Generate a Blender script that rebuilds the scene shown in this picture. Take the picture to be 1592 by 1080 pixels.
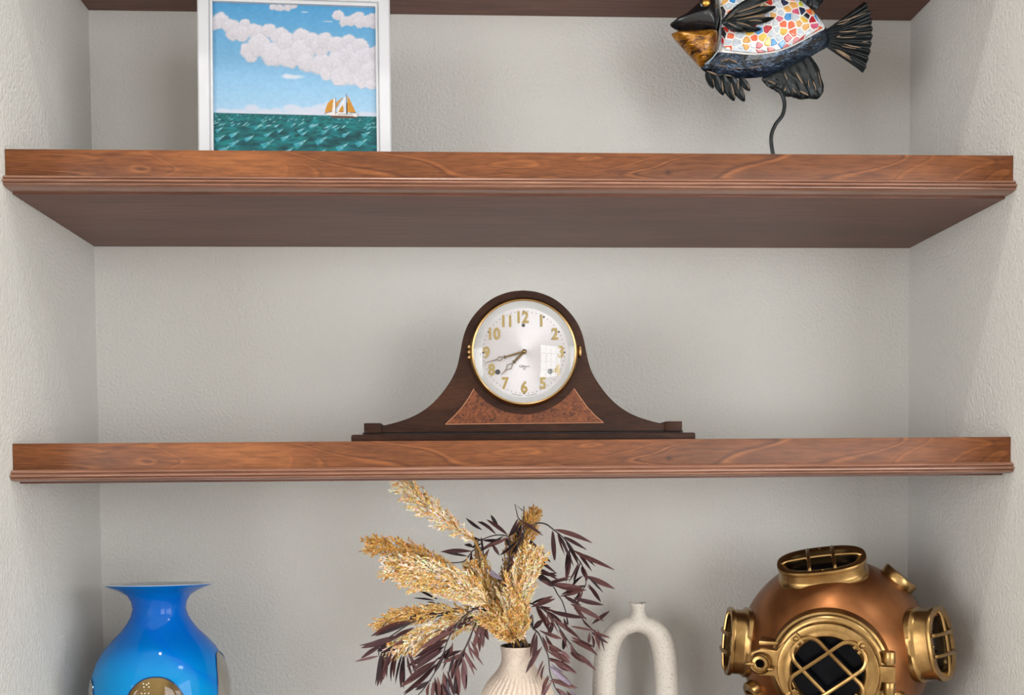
import bpy, bmesh, math, random
import numpy as np
from mathutils import Vector, Matrix, Euler
from math import sin, cos, pi, radians, sqrt, atan2

for o in list(bpy.data.objects):
    bpy.data.objects.remove(o)
random.seed(7)
S = bpy.context.scene
COL = S.collection

# ------------------------------------------------------------------ camera, world, lights, exposure
F_PX, CX, CY = 1605.2, 793.1, 804.4
CAM = Vector((-0.0859, -1.7341, -0.054))
YAW, PITCH, ROLL = 0.0479, -0.0364, -0.0087
FW = Vector((sin(YAW) * cos(PITCH), cos(YAW) * cos(PITCH), sin(PITCH)))
_r = Vector((cos(YAW), -sin(YAW), 0)); _u = _r.cross(FW)
RT = cos(ROLL) * _r + sin(ROLL) * _u
UP = -sin(ROLL) * _r + cos(ROLL) * _u
cd = bpy.data.cameras.new('camera'); cam = bpy.data.objects.new('camera', cd); COL.objects.link(cam)
cam.matrix_world = Matrix(((RT.x, UP.x, -FW.x, CAM.x), (RT.y, UP.y, -FW.y, CAM.y), (RT.z, UP.z, -FW.z, CAM.z), (0, 0, 0, 1)))
cd.sensor_fit = 'HORIZONTAL'; cd.sensor_width = 36.0; cd.lens = F_PX / 1592 * 36.0
cd.shift_x = (796 - CX) / 1592; cd.shift_y = (CY - 540) / 1592
cd.clip_start = 0.05
S.camera = cam


def at(u, v, Y):
    """World point at depth Y that the photograph shows at pixel (u, v)."""
    d = FW + (u - CX) / F_PX * RT - (v - CY) / F_PX * UP
    return CAM + d * ((Y - CAM.y) / d.y)


w = bpy.data.worlds.new('world'); S.world = w; w.use_nodes = True
w.node_tree.nodes['Background'].inputs[0].default_value = (0.75, 0.85, 1, 1)
w.node_tree.nodes['Background'].inputs[1].default_value = 1.0
S.view_settings.view_transform = 'Standard'; S.view_settings.look = 'None'
S.view_settings.exposure = -0.38; S.view_settings.gamma = 1.0
S.view_settings.use_curve_mapping = False


def area(name, loc, rot, sx, sy, power, col=(1, 1, 1), shape='RECTANGLE', spread=pi):
    l = bpy.data.lights.new(name, 'AREA'); l.shape = shape; l.size = sx; l.size_y = sy
    l.energy = power; l.color = col; l.spread = spread
    o = bpy.data.objects.new(name, l); COL.objects.link(o); o.location = loc; o.rotation_euler = rot
    return o


# room: x -2.9..3.1, y -5.2..-0.335 (alcove to 0), z -1.4..2.45
RX0, RX1, RY, RZ0, RZ1 = -4.0, 4.0, -5.2, -1.4, 2.45
WIN = [(1.5, 3.3, -1.2, 1.2, 112), (-3.95, -3.05, -1.2, 1.2, 60)]     # x0, x1, z0, z1 on the opposite wall, power
SIDE = [(RX1, 1, -4.6, -2.2, -1.2, 1.2, 112), (RX0, -1, -4.9, -2.6, -1.2, 1.2, 135)]   # side wall, its sign, y0, y1, z0, z1, power
DAY = (0.95, 0.98, 1.0)
for (x0, x1, z0, z1, pw) in WIN:
    area('window_daylight', ((x0 + x1) / 2, RY + 0.03, (z0 + z1) / 2), (radians(90), 0, 0), x1 - x0, z1 - z0, pw, DAY)
for (x, sg, y0, y1, z0, z1, pw) in SIDE:
    area('window_daylight', (x - sg * 0.03, (y0 + y1) / 2, (z0 + z1) / 2), (radians(90), 0, radians(90 * sg)), y1 - y0, z1 - z0, pw, DAY)
area('skylight_daylight', (2.55, -2.2, RZ1 - 0.02), (0, 0, 0), 0.7, 0.5, 26, (0.86, 0.94, 1.0))
for x, e in ((-0.2, 28),):
    area('downlight_lamp', (x, -1.34, RZ1 - 0.04), (0, 0, 0), 0.14, 0.14, e, (1, 0.97, 0.92), 'DISK')


# ------------------------------------------------------------------ helpers
def lin(c):
    return tuple(((x / 255) / 12.92 if x / 255 <= 0.04045 else ((x / 255 + 0.055) / 1.055) ** 2.4) for x in c)


def L4(c):
    return lin(c) + (1,)


class N:
    """Small node-tree builder around one Principled material."""
    def __init__(s, name):
        s.m = bpy.data.materials.new(name); s.m.use_nodes = True
        s.t = s.m.node_tree; s.b = s.t.nodes['Principled BSDF']; s.out = s.t.nodes['Material Output']

    def n(s, typ, **kw):
        nd = s.t.nodes.new(typ)
        for k, v in kw.items():
            if k in nd.inputs: nd.inputs[k].default_value = v
            else: setattr(nd, k, v)
        return nd

    def l(s, a, b):
        s.t.links.new(a, b)

    def coords(s, scale=(1, 1, 1), which='Object', rot=(0, 0, 0), loc=(0, 0, 0)):
        tc = s.n('ShaderNodeTexCoord'); mp = s.n('ShaderNodeMapping')
        mp.inputs['Scale'].default_value = scale; mp.inputs['Rotation'].default_value = rot; mp.inputs['Location'].default_value = loc
        s.l(tc.outputs[which], mp.inputs['Vector']); return mp.outputs['Vector']

    def noise(s, vec, scale, detail=3, rough=0.55, dist=0.0):
        nd = s.n('ShaderNodeTexNoise'); nd.inputs['Scale'].default_value = scale; nd.inputs['Detail'].default_value = detail
        nd.inputs['Roughness'].default_value = rough; nd.inputs['Distortion'].default_value = dist
        s.l(vec, nd.inputs['Vector']); return nd.outputs['Fac']

    def ramp(s, fac, stops, interp='LINEAR'):
        r = s.n('ShaderNodeValToRGB'); r.color_ramp.interpolation = interp
        e = r.color_ramp.elements
        while len(e) < len(stops): e.new(0.5)
        for el, (p, c) in zip(e, stops): el.position = p; el.color = c if len(c) == 4 else tuple(c) + (1,)
        s.l(fac, r.inputs['Fac']); return r.outputs['Color']

    def mix(s, fac, a, b, mode='MIX'):
        x = s.n('ShaderNodeMix', data_type='RGBA', blend_type=mode)
        for sock, v in ((x.inputs[0], fac), (x.inputs[6], a), (x.inputs[7], b)):
            if hasattr(v, 'is_linked'): s.l(v, sock)
            else: sock.default_value = v
        return x.outputs[2]

    def math(s, op, a, b=0.0):
        x = s.n('ShaderNodeMath', operation=op)
        for i, v in enumerate((a, b)):
            if hasattr(v, 'is_linked'): s.l(v, x.inputs[i])
            else: x.inputs[i].default_value = v
        return x.outputs[0]

    def bump(s, h, strength=0.3, dist=0.001):
        b = s.n('ShaderNodeBump'); b.inputs['Strength'].default_value = strength; b.inputs['Distance'].default_value = dist
        s.l(h, b.inputs['Height']); s.l(b.outputs['Normal'], s.b.inputs['Normal'])

    def set(s, **kw):
        for k, v in kw.items():
            i = s.b.inputs[k.replace('_', ' ')]
            if hasattr(v, 'is_linked'): s.l(v, i)
            else: i.default_value = v
        return s


def plain(name, c, rough=0.5, metal=0.0, var=0.06, scale=60, **kw):
    k = N(name); c = lin(c)
    nz = k.noise(k.coords(), scale)
    k.set(Base_Color=k.ramp(nz, [(0.3, tuple(x * (1 - var) for x in c)), (0.7, tuple(min(1, x * (1 + var)) for x in c))]), Roughness=rough, Metallic=metal, **kw)
    return k.m


def wall_mat(name, c):
    k = N(name); v = k.coords()
    n1 = k.noise(v, 190, 3, 0.55); n2 = k.noise(v, 3.0, 2)
    cc = lin(c)
    k.set(Base_Color=k.ramp(n2, [(0.3, tuple(x * 0.975 for x in cc)), (0.7, tuple(x * 1.02 for x in cc))]), Roughness=0.6, Specular_IOR_Level=0.3)
    k.bump(n1, 0.75, 0.0026)
    return k.m


def wood(name, dark, mid, light, stretch=(1.6, 9, 9), rings=9.0, fine=(14, 420, 420), rough=0.33, line=0.5, coat=0.0, knot=None, scuff=False, seed=0.0, spec=0.5):
    """Stained veneer: broad cathedral figure from contour lines of a stretched noise, plus fine pores along X."""
    k = N(name)
    v = k.coords(stretch, loc=(seed, seed * 0.7, seed * 0.3))
    fig = k.noise(v, 1.0, 2, 0.5, 0.6)
    ring = k.math('FRACT', k.math('MULTIPLY', fig, rings))
    vein = k.ramp(ring, [(0.0, (0.0, 0.0, 0.0)), (0.10, (1, 1, 1)), (0.22, (0.25, 0.25, 0.25)), (0.9, (0.45, 0.45, 0.45)), (1.0, (0, 0, 0))])
    base = k.ramp(fig, [(0.28, L4(dark)), (0.5, L4(mid)), (0.74, L4(light))])
    col = k.mix(k.math('MULTIPLY', vein, line), base, L4(light))
    pores = k.noise(k.coords(fine), 1.0, 4, 0.65)
    pc = k.ramp(pores, [(0.34, (0.5, 0.46, 0.44)), (0.62, (1.12, 1.12, 1.12))])
    col = k.mix(0.75, col, pc, 'MULTIPLY')
    if knot:
        tc = k.n('ShaderNodeTexCoord'); d = k.n('ShaderNodeVectorMath', operation='DISTANCE')
        k.l(tc.outputs['Object'], d.inputs[0]); d.inputs[1].default_value = knot
        col = k.mix(k.ramp(d.outputs['Value'], [(0.0022, (0.9, 0.9, 0.9)), (0.0045, (0, 0, 0))]), col, L4((50, 24, 12)))
    if scuff:
        sv = k.coords((26, 60, 1), loc=(3.3, 1.7, 0)); big = k.noise(k.coords((6, 9, 1), loc=(5.1, 0.4, 0)), 1.0, 1)
        m = k.math('MULTIPLY', k.ramp(k.noise(sv, 1.6, 6, 0.75, 1.5), [(0.60, (0, 0, 0)), (0.70, (1, 1, 1))]), k.ramp(big, [(0.56, (0, 0, 0)), (0.66, (0.5, 0.5, 0.5))]))
        col = k.mix(m, col, L4((165, 150, 140)))
    k.set(Base_Color=col, Roughness=rough, Coat_Weight=coat, Coat_Roughness=0.2, Specular_IOR_Level=spec)
    k.bump(pores, 0.06, 0.0006)
    return k.m


class MB:
    """Collects geometry for ONE mesh object."""
    def __init__(s):
        s.v = []; s.f = []; s.c = []

    def add(s, v, f, M=None, col=None):
        b = len(s.v)
        s.v += [tuple(M @ Vector(p)) if M is not None else tuple(p) for p in v]
        s.f += [tuple(i + b for i in q) for q in f]
        if col is not None: s.c += [col] * len(v)
        return s

    def box(s, x0, x1, y0, y1, z0, z1, M=None, bev=0.0):
        bm = bmesh.new(); bmesh.ops.create_cube(bm, size=1)
        for q in bm.verts: q.co = Vector(((x0 + x1) / 2 + q.co.x * (x1 - x0), (y0 + y1) / 2 + q.co.y * (y1 - y0), (z0 + z1) / 2 + q.co.z * (z1 - z0)))
        if bev: bmesh.ops.bevel(bm, geom=bm.edges[:], offset=bev, segments=2, affect='EDGES', profile=0.7)
        s.bm(bm, M); return s

    def bm(s, bm, M=None):
        bm.verts.index_update()
        s.add([q.co[:] for q in bm.verts], [[q.index for q in f.verts] for f in bm.faces], M); bm.free()

    def prism(s, pts, y0, y1, M=None, bev=0.0):
        """Outline in XZ extruded from y0 (front) to y1."""
        bm = bmesh.new()
        a = [bm.verts.new((p[0], y0, p[1])) for p in pts]; b = [bm.verts.new((p[0], y1, p[1])) for p in pts]
        fr = bm.faces.new(a); bm.faces.new(b[::-1]); n = len(pts)
        for i in range(n): bm.faces.new((a[i], b[i], b[(i + 1) % n], a[(i + 1) % n]))
        bmesh.ops.recalc_face_normals(bm, faces=bm.faces[:])
        if bev:
            es = [e for e in bm.edges if abs(e.verts[0].co.y - e.verts[1].co.y) < 1e-7 and e.verts[0].co.y == y0]
            bmesh.ops.bevel(bm, geom=es, offset=bev, segments=3, affect='EDGES', profile=0.6)
        bmesh.ops.triangulate(bm, faces=[f for f in bm.faces if len(f.verts) > 4])
        s.bm(bm, M); return s

    def lathe(s, prof, seg=48, M=None, rf=None, shape=None, cap=False):
        v = []; f = []; m = len(prof)
        for i in range(seg):
            t = 2 * pi * i / seg
            for (r, z) in prof:
                if shape: x, y = shape(t, r)
                else:
                    q = rf(t, z, r) if rf else r
                    x, y = q * cos(t), q * sin(t)
                v.append((x, y, z))
        for i in range(seg):
            j = (i + 1) % seg
            for k in range(m - 1): f.append((i * m + k, j * m + k, j * m + k + 1, i * m + k + 1))
        if cap:
            f.append([i * m for i in range(seg)][::-1]); f.append([i * m + m - 1 for i in range(seg)])
        s.add(v, f, M); return s

    def tube(s, pts, r, seg=8, M=None, closed=False, col=None, flat=1.0):
        pts = [Vector(p) for p in pts]; n = len(pts)
        rr = r if isinstance(r, (list, tuple)) else [r] * n
        v = []; f = []; nrm = None
        for i in range(n):
            a = pts[(i - 1) % n] if (closed or i > 0) else pts[i]
            b = pts[(i + 1) % n] if (closed or i < n - 1) else pts[i]
            t = (b - a).normalized()
            if nrm is None:
                nrm = t.orthogonal().normalized()
                if abs(t.y) < 0.9: nrm = (Vector((0, 1, 0)) - t * t.y).normalized()
            nrm = (nrm - t * nrm.dot(t)).normalized(); bi = t.cross(nrm)
            for k in range(seg):
                th = 2 * pi * k / seg
                v.append(pts[i] + rr[i] * (cos(th) * nrm * flat + sin(th) * bi))
        for i in range(n if closed else n - 1):
            j = (i + 1) % n
            for k in range(seg): f.append((i * seg + k, i * seg + (k + 1) % seg, j * seg + (k + 1) % seg, j * seg + k))
        if not closed:
            f.append(list(range(seg))[::-1]); f.append([(n - 1) * seg + k for k in range(seg)])
        s.add(v, f, M, col); return s

    def ball(s, c, r, M=None, seg=16, sc=(1, 1, 1)):
        bm = bmesh.new(); bmesh.ops.create_uvsphere(bm, u_segments=seg, v_segments=max(6, seg // 2), radius=r)
        for q in bm.verts: q.co = Vector((q.co.x * sc[0] + c[0], q.co.y * sc[1] + c[1], q.co.z * sc[2] + c[2]))
        s.bm(bm, M); return s

    def build(s, name, mat, parent=None, smooth=True, angle=40, colattr=False):
        me = bpy.data.meshes.new(name); me.from_pydata(s.v, [], s.f); me.validate(); me.update()
        bm = bmesh.new(); bm.from_mesh(me); bmesh.ops.recalc_face_normals(bm, faces=bm.faces[:])
        if smooth and angle < 180:
            for e in bm.edges:
                if len(e.link_faces) == 2 and e.calc_face_angle(0) > radians(angle): e.smooth = False
        for q in bm.faces: q.smooth = smooth
        bm.to_mesh(me); bm.free()
        if colattr:
            at_ = me.color_attributes.new('Col', 'FLOAT_COLOR', 'POINT')
            at_.data.foreach_set('color', np.array([tuple(c) + (1,) for c in s.c], dtype=np.float32).ravel())
        me.materials.append(mat)
        o = bpy.data.objects.new(name, me); COL.objects.link(o)
        if parent is not None: o.parent = parent
        return o


def thing(name, label, cat, loc=(0, 0, 0), rotz=0, group=None, rot=None):
    o = bpy.data.objects.new(name, None); COL.objects.link(o); o.empty_display_size = 0.05
    o.location = loc; o.rotation_euler = rot if rot else (0, 0, rotz)
    o['label'] = label; o['category'] = cat
    if group: o['group'] = group
    return o


def struct(o):
    o['kind'] = 'structure'; return o


def smooth_closed(pts, n=96):
    """Catmull-Rom through a closed outline."""
    out = []; m = len(pts); per = max(1, n // m)
    for i in range(m):
        p0, p1, p2, p3 = (Vector(pts[(i + k) % m]) for k in (-1, 0, 1, 2))
        for j in range(per):
            t = j / per
            out.append(0.5 * ((2 * p1) + (-p0 + p2) * t + (2 * p0 - 5 * p1 + 4 * p2 - p3) * t * t + (-p0 + 3 * p1 - 3 * p2 + p3) * t ** 3))
    return [tuple(p) for p in out]


def smooth_open(pts, per=6):
    P = [Vector(p) for p in pts]; out = []
    for i in range(len(P) - 1):
        p0 = P[max(0, i - 1)]; p1 = P[i]; p2 = P[i + 1]; p3 = P[min(len(P) - 1, i + 2)]
        for j in range(per):
            t = j / per
            out.append(0.5 * ((2 * p1) + (-p0 + p2) * t + (2 * p0 - 5 * p1 + 4 * p2 - p3) * t * t + (-p0 + 3 * p1 - 3 * p2 + p3) * t ** 3))
    out.append(P[-1]); return out


# ------------------------------------------------------------------ materials
M_wall = wall_mat('wall_paint', (211, 209, 204))
M_room = plain('room_paint', (238, 236, 233), 0.8)
M_ceil = plain('ceiling_paint', (235, 233, 228), 0.85)
M_floor = wood('pale_oak_floor', (188, 178, 166), (208, 200, 190), (222, 216, 208), (0.6, 5, 5), 6, (4, 90, 90), 0.4)
M_trimw = plain('white_trim_paint', (232, 232, 230), 0.45)
M_shelfw = wood('stained_maple_front', (66, 34, 16), (98, 53, 26), (142, 86, 46), (2.8, 9, 12), 11.0, (26, 230, 260), 0.36, 0.85, 0.0, spec=0.32, knot=(0.2, -0.33, -0.026))
M_mould = wood('stained_moulding', (120, 80, 62), (144, 100, 80), (168, 126, 104), (2.0, 30, 30), 4, (14, 500, 500), 0.3, 0.25, 0.35)
M_under = wood('stained_shelf_board', (100, 63, 52), (113, 74, 61), (125, 86, 72), (1.2, 8, 8), 5, (8, 260, 260), 0.42, 0.12, 0.0, scuff=True, spec=0.38)


# ------------------------------------------------------------------ the setting
def quadslab(name, x0, x1, y0, y1, z0, z1, mat):
    return struct(MB().box(x0, x1, y0, y1, z0, z1).build(name, mat, smooth=False))


AW = 0.68      # half width of the alcove
FY = -0.46    # face of the wall either side of it
CZ = -0.50     # top of the built-in base
quadslab('wall_back', -AW - 0.1, AW + 0.1, 0, 0.1, RZ0, RZ1, M_wall)
quadslab('wall_left', RX0, -AW, FY, 0.0, RZ0, RZ1, M_wall)
quadslab('wall_right', AW, RX1, FY, 0.0, RZ0, RZ1, M_wall)
quadslab('wall_header', -AW, AW, -0.335, 0.0, 1.25, RZ1, M_wall)
quadslab('wall_room_left', RX0 - 0.1, RX0, RY, 0, RZ0, RZ1, M_room)
quadslab('wall_room_right', RX1, RX1 + 0.1, RY, 0, RZ0, RZ1, M_room)
quadslab('wall_opposite', RX0, RX1, RY - 0.1, RY, RZ0, RZ1, M_room)
quadslab('floor', RX0 - 0.1, RX1 + 0.1, RY - 0.1, 0.1, RZ0 - 0.1, RZ0, M_floor)
quadslab('ceiling', RX0 - 0.1, RX1 + 0.1, RY - 0.1, 0.1, RZ1, RZ1 + 0.1, M_ceil)
quadslab('countertop', -AW, AW, -0.36, 0.0, CZ - 0.04, CZ, M_under)
quadslab('trim_1', -AW, AW, -0.33, 0.0, RZ0, CZ - 0.04, M_trimw)
for i, (x0, x1, z0, z1, pw) in enumerate(WIN):
    fr = MB(); t = 0.07
    for (a, b, c, d) in ((x0 - t, x0, z0 - t, z1 + t), (x1, x1 + t, z0 - t, z1 + t), (x0, x1, z0 - t, z0), (x0, x1, z1, z1 + t)):
        fr.box(a, b, RY, RY + 0.06, c, d)
    for k in range(1, 4):
        x = x0 + (x1 - x0) * k / 4; fr.box(x - 0.014, x + 0.014, RY + 0.035, RY + 0.06, z0, z1)
    for k in range(1, 4):
        z = z0 + (z1 - z0) * k / 4; fr.box(x0, x1, RY + 0.035, RY + 0.06, z - 0.014, z + 0.014)
    struct(fr.build('window_%d' % (i + 1), M_trimw, smooth=False))
for n_, (x, sg, y0, y1, z0, z1, pw) in enumerate(SIDE):
    fr = MB(); xa, xb = sorted((x - sg * 0.035, x - sg * 0.07)); t = 0.07
    for (a, b, c, d) in ((y0 - t, y0, z0 - t, z1 + t), (y1, y1 + t, z0 - t, z1 + t), (y0, y1, z0 - t, z0), (y0, y1, z1, z1 + t)): fr.box(xa, xb, a, b, c, d)
    for q in range(1, 4): y = y0 + (y1 - y0) * q / 4; fr.box(xa, xb, y - 0.016, y + 0.016, z0, z1)
    for q in range(1, 4): z = z0 + (z1 - z0) * q / 4; fr.box(xa, xb, y0, y1, z - 0.016, z + 0.016)
    struct(fr.build('window_%d' % (n_ + 3), M_trimw, smooth=False))
fr = MB()
for (a, b, c, d) in ((2.14, 2.2, -2.51, -1.89), (2.9, 2.96, -2.51, -1.89), (2.2, 2.9, -2.51, -2.45), (2.2, 2.9, -1.95, -1.89)): fr.box(a, b, c, d, RZ1 - 0.03, RZ1)
struct(fr.build('trim_3', M_trimw, smooth=False))
for x in (-0.2,):
    struct(MB().lathe([(0.075, RZ1 - 0.031), (0.095, RZ1 - 0.035), (0.1, RZ1)], 32, Matrix.Translation((x, -1.34, 0))).build('trim_2', M_trimw))


# ------------------------------------------------------------------ shelves
def shelf(ztop, label):
    r = thing('shelf', label, 'shelf', (0, 0, ztop), 0, 'built-in wooden shelves of the alcove')
    MB().box(-AW + 0.0005, AW - 0.0005, -0.309, -0.0005, -0.0532, -0.0008).build('shelf_board', M_under, r, False)
    MB().box(-AW + 0.0005, AW - 0.0005, -0.33, -0.3085, -0.0352, 0, bev=0.0008).build('fascia', M_shelfw, r, True)
    p = [(-0.3085, -0.0350), (-0.3330, -0.0350), (-0.3362, -0.0366), (-0.3378, -0.0378), (-0.3382, -0.0388), (-0.3374, -0.0396), (-0.3358, -0.0400), (-0.3362, -0.0406), (-0.3396, -0.0414), (-0.3412, -0.0426),
         (-0.3412, -0.0440), (-0.3396, -0.0450), (-0.3372, -0.0454), (-0.3376, -0.0460), (-0.3386, -0.0466), (-0.3384, -0.0476), (-0.3370, -0.0486), (-0.3330, -0.0498), (-0.3240, -0.0505), (-0.3085, -0.0506)]
    v = [(-AW + 0.0005, y, z) for y, z in p] + [(AW - 0.0005, y, z) for y, z in p]; n = len(p)
    f = [(i, (i + 1) % n, n + (i + 1) % n, n + i) for i in range(n)] + [list(range(n))[::-1], list(range(n, 2 * n))]
    MB().add(v, f).build('moulding', M_mould, r, True, 25)
    return r


shelf(0.766, 'topmost wooden shelf above the fish and painting, only its dark underside showing')
shelf(0.3865, 'wooden shelf with moulded front edge that the painting and fish stand on')
shelf(0.0, 'wooden shelf with moulded front edge that the mantel clock stands on')
Z1 = 0.3865


# ------------------------------------------------------------------ painting
def value_noise(h, w, cell, rng):
    gh, gw = int(h / cell) + 3, int(w / cell) + 3
    g = rng.random((gh, gw)); y = np.arange(h) / cell; x = np.arange(w) / cell
    y0 = y.astype(int); x0 = x.astype(int); fy = (y - y0)[:, None]; fx = (x - x0)[None]
    fy = fy * fy * (3 - 2 * fy); fx = fx * fx * (3 - 2 * fx)
    return (g[np.ix_(y0, x0)] * (1 - fy) * (1 - fx) + g[np.ix_(y0 + 1, x0)] * fy * (1 - fx) + g[np.ix_(y0, x0 + 1)] * (1 - fy) * fx + g[np.ix_(y0 + 1, x0 + 1)] * fy * fx)


def in_poly(X, Y, poly):
    ins = np.zeros(X.shape, bool); n = len(poly)
    for i in range(n):
        (x1, y1), (x2, y2) = poly[i], poly[(i + 1) % n]
        if y1 == y2: continue
        c = ((y1 > Y) != (y2 > Y)) & (X < (x2 - x1) * (Y - y1) / (y2 - y1) + x1)
        ins ^= c
    return ins


def paint(n):
    """Colours (sRGB 0..255) of the seascape; coordinates X 175..1215, Y 55..1095."""
    rng = np.random.default_rng(3)
    X, Y = np.meshgrid(np.linspace(175, 1215, n), np.linspace(55, 1052, n))
    Y = Y + 25 * (X - 175) / 1040; Ys = Y
    sc = n / 300
    nz = lambda c: value_noise(n, n, c * sc, rng)
    t = np.clip((Ys - 60) / 720, 0, 1)[..., None]
    img = np.array([88, 168, 222]) * (1 - t) + np.array([172, 211, 240]) * t
    img = img + (value_noise(n, n, 4, rng)[..., None] - 0.5) * 8
    wob = (nz(9) - 0.5) * 16 + (nz(4) - 0.5) * 7
    wob2 = (nz(9) - 0.5) * 16 + (nz(4) - 0.5) * 7
    puffs = [(225, 165, 62), (195, 195, 40), (290, 200, 60), (300, 250, 45), (378, 190, 46), (360, 245, 60), (440, 230, 60), (400, 350, 62), (420, 395, 45), (470, 320, 85), (530, 225, 58), (600, 265, 70), (560, 380, 90),
             (650, 300, 80), (660, 400, 80), (735, 260, 66), (740, 360, 90), (760, 430, 70), (810, 290, 60), (860, 330, 70), (860, 440, 80), (890, 285, 62), (900, 500, 60), (960, 320, 70), (970, 430, 90), (980, 520, 70), (1040, 290, 58),
             (1060, 380, 90), (1060, 500, 90), (1110, 320, 60), (1120, 430, 100), (1120, 540, 70), (1180, 400, 90), (1190, 500, 100), (1180, 570, 42), (1210, 360, 50),
             (555, 70, 28), (600, 75, 30), (650, 72, 30), (690, 65, 22), (975, 125, 42), (1010, 160, 40), (1060, 150, 46), (1100, 130, 44), (1110, 170, 40), (1160, 160, 46), (1200, 140, 46), (1200, 175, 36)]
    cloud = np.zeros_like(X); shade = np.full(X.shape, 0.0); edge = np.zeros_like(X)
    for (a, b, r) in puffs:
        d = np.hypot(X + wob - a, (Ys + wob2 - 12 - b) * 1.06) / r
        m = np.clip((1.0 - d) / 0.2, 0, 1)
        loc = 0.5 + 0.5 * np.clip((b - Ys) / r, -1, 1)
        rim = np.clip(1 - np.abs(d - 0.9) / 0.12, 0, 1)
        shade = np.where(m > 0, shade * (1 - m) + m * (0.35 + 0.65 * loc), shade)
        edge = np.maximum(edge * (1 - 0.6 * m), rim * 0.35)
        cloud = np.maximum(cloud, m)
    grain = (nz(2.2) - 0.5) * 16
    cc = np.array([207, 203, 210]) * (1 - shade[..., None]) + np.array([236, 236, 246]) * shade[..., None] + grain[..., None] - edge[..., None] * np.array([24, 22, 16])
    img = img * (1 - cloud[..., None]) + cc * cloud[..., None]
    for (a, b, rx, ry) in ((680, 522, 85, 18), (640, 515, 40, 18), (905, 160, 40, 5), (760, 100, 30, 5)):
        m = np.clip((1 - np.hypot((X - a + wob) / rx, (Ys - b - 14) / ry)) * 1.6, 0, 0.85)[..., None]
        img = img * (1 - m) + np.array([222, 228, 240]) * m
    for (a, b, rx, ry) in ((235, 745, 55, 24), (330, 752, 70, 22), (420, 730, 60, 30), (500, 750, 60, 22), (570, 745, 45, 24), (665, 730, 70, 30), (760, 745, 90, 28), (850, 735, 70, 40), (905, 715, 40, 36), (1150, 770, 90, 26), (1110, 790, 60, 20), (640, 765, 420, 16)):
        m = np.clip((1 - np.hypot((X - a + wob * 0.6) / rx, (Y - b - 12 + wob2 * 0.5) / ry)) * 2.2, 0, 0.8)[..., None]
        img = img * (1 - m) + np.array([216, 220, 234]) * m
    # sea
    hz = 770 + 24 * (X - 175) / 1040
    dpt = np.clip((Y - hz) / 230, 0, 1.4); sea = Y > hz
    g_ = rng.random((64, 64))

    def nat(U, V):
        u0 = np.floor(U).astype(int); v0 = np.floor(V).astype(int); fu = U - u0; fv = V - v0; fu = fu * fu * (3 - 2 * fu); fv = fv * fv * (3 - 2 * fv)
        G = lambda a, b: g_[b % 64, a % 64]
        return (G(u0, v0) * (1 - fu) + G(u0 + 1, v0) * fu) * (1 - fv) + (G(u0, v0 + 1) * (1 - fu) + G(u0 + 1, v0 + 1) * fu) * fv
    pd = np.clip(dpt, 0, 2) + 0.14; U = (X - 695) / (pd * 62); V = 7.5 * np.log(pd)
    q = 0.62 * nat(U + 9 + 0.6 * V, V * 1.6 + 30) + 0.38 * nat(U * 2.1 + 3, V * 3.4 + 11)
    q = np.clip((q - 0.5) * 1.9 + 0.5, 0, 1)[..., None]
    sc_ = np.array([4, 74, 84]) * (1 - q) + np.array([16, 132, 134]) * q + (nz(14)[..., None] - 0.5) * np.array([4, 26, 34])
    img = np.where(sea[..., None], sc_, img)
    caps = [(215, 875, 1), (310, 905, 1.2), (455, 860, .8), (510, 855, .8), (525, 905, 1.1), (600, 883, .8), (635, 927, 1.2), (405, 930, 1.2), (220, 930, 1.2), (310, 962, 1.3), (520, 965, 1.6), (730, 880, .9), (748, 902, .9), (730, 965, 1.6),
            (862, 945, 1.5), (885, 888, 1), (912, 855, .8), (960, 870, .8), (1020, 905, 1.1), (1150, 905, 1.2), (1165, 868, .8), (1120, 960, 1.5), (995, 988, 1.5), (300, 848, .6), (580, 850, .7), (680, 850, .7), (800, 852, .8), (250, 1000, 1.4), (640, 1020, 1.5), (850, 1030, 1.6), (400, 1030, 1.5)]
    for (a, b, s_) in caps:
        L = 37 * s_; u = ((X - a) * 0.86 - (Y - b) * 0.5) / L; vv = ((X - a) * 0.5 + (Y - b) * 0.86) / L
        wdt = 0.24 * (0.95 - u) * (u > -0.8) * (u < 0.9)
        m = (np.clip((wdt - np.abs(vv + 0.1 * u * u)) / 0.12, 0, 1) * (0.62 + 0.38 * (nz(3) > 0.4)))[..., None] * sea[..., None]
        tip = np.clip(0.45 + 0.6 * u, 0, 1)[..., None]
        img = img * (1 - m) + (np.array([52, 160, 178]) * (1 - tip) + np.array([214, 236, 244]) * tip) * m
    r2 = random.Random(5)
    for _ in range(70):
        a = r2.uniform(180, 1210); dd = r2.uniform(0.05, 0.42); b = 770 + 24 * (a - 175) / 1040 + 230 * dd * 0.8; L = 8 + 34 * dd
        u = ((X - a) * 0.88 - (Y - b) * 0.47) / L; vv = ((X - a) * 0.47 + (Y - b) * 0.88) / L
        m = np.clip((0.22 * (1 - np.abs(u)) - np.abs(vv)) / 0.08, 0, 0.85)[..., None] * sea[..., None]
        img = img * (1 - m) + np.array([150, 205, 212]) * m
    # boat
    c = lambda pts: [(777.6 + 0.4 * x, 604.8 + 0.4 * y) for x, y in pts]
    gold = np.array([206, 146, 48])
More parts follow.
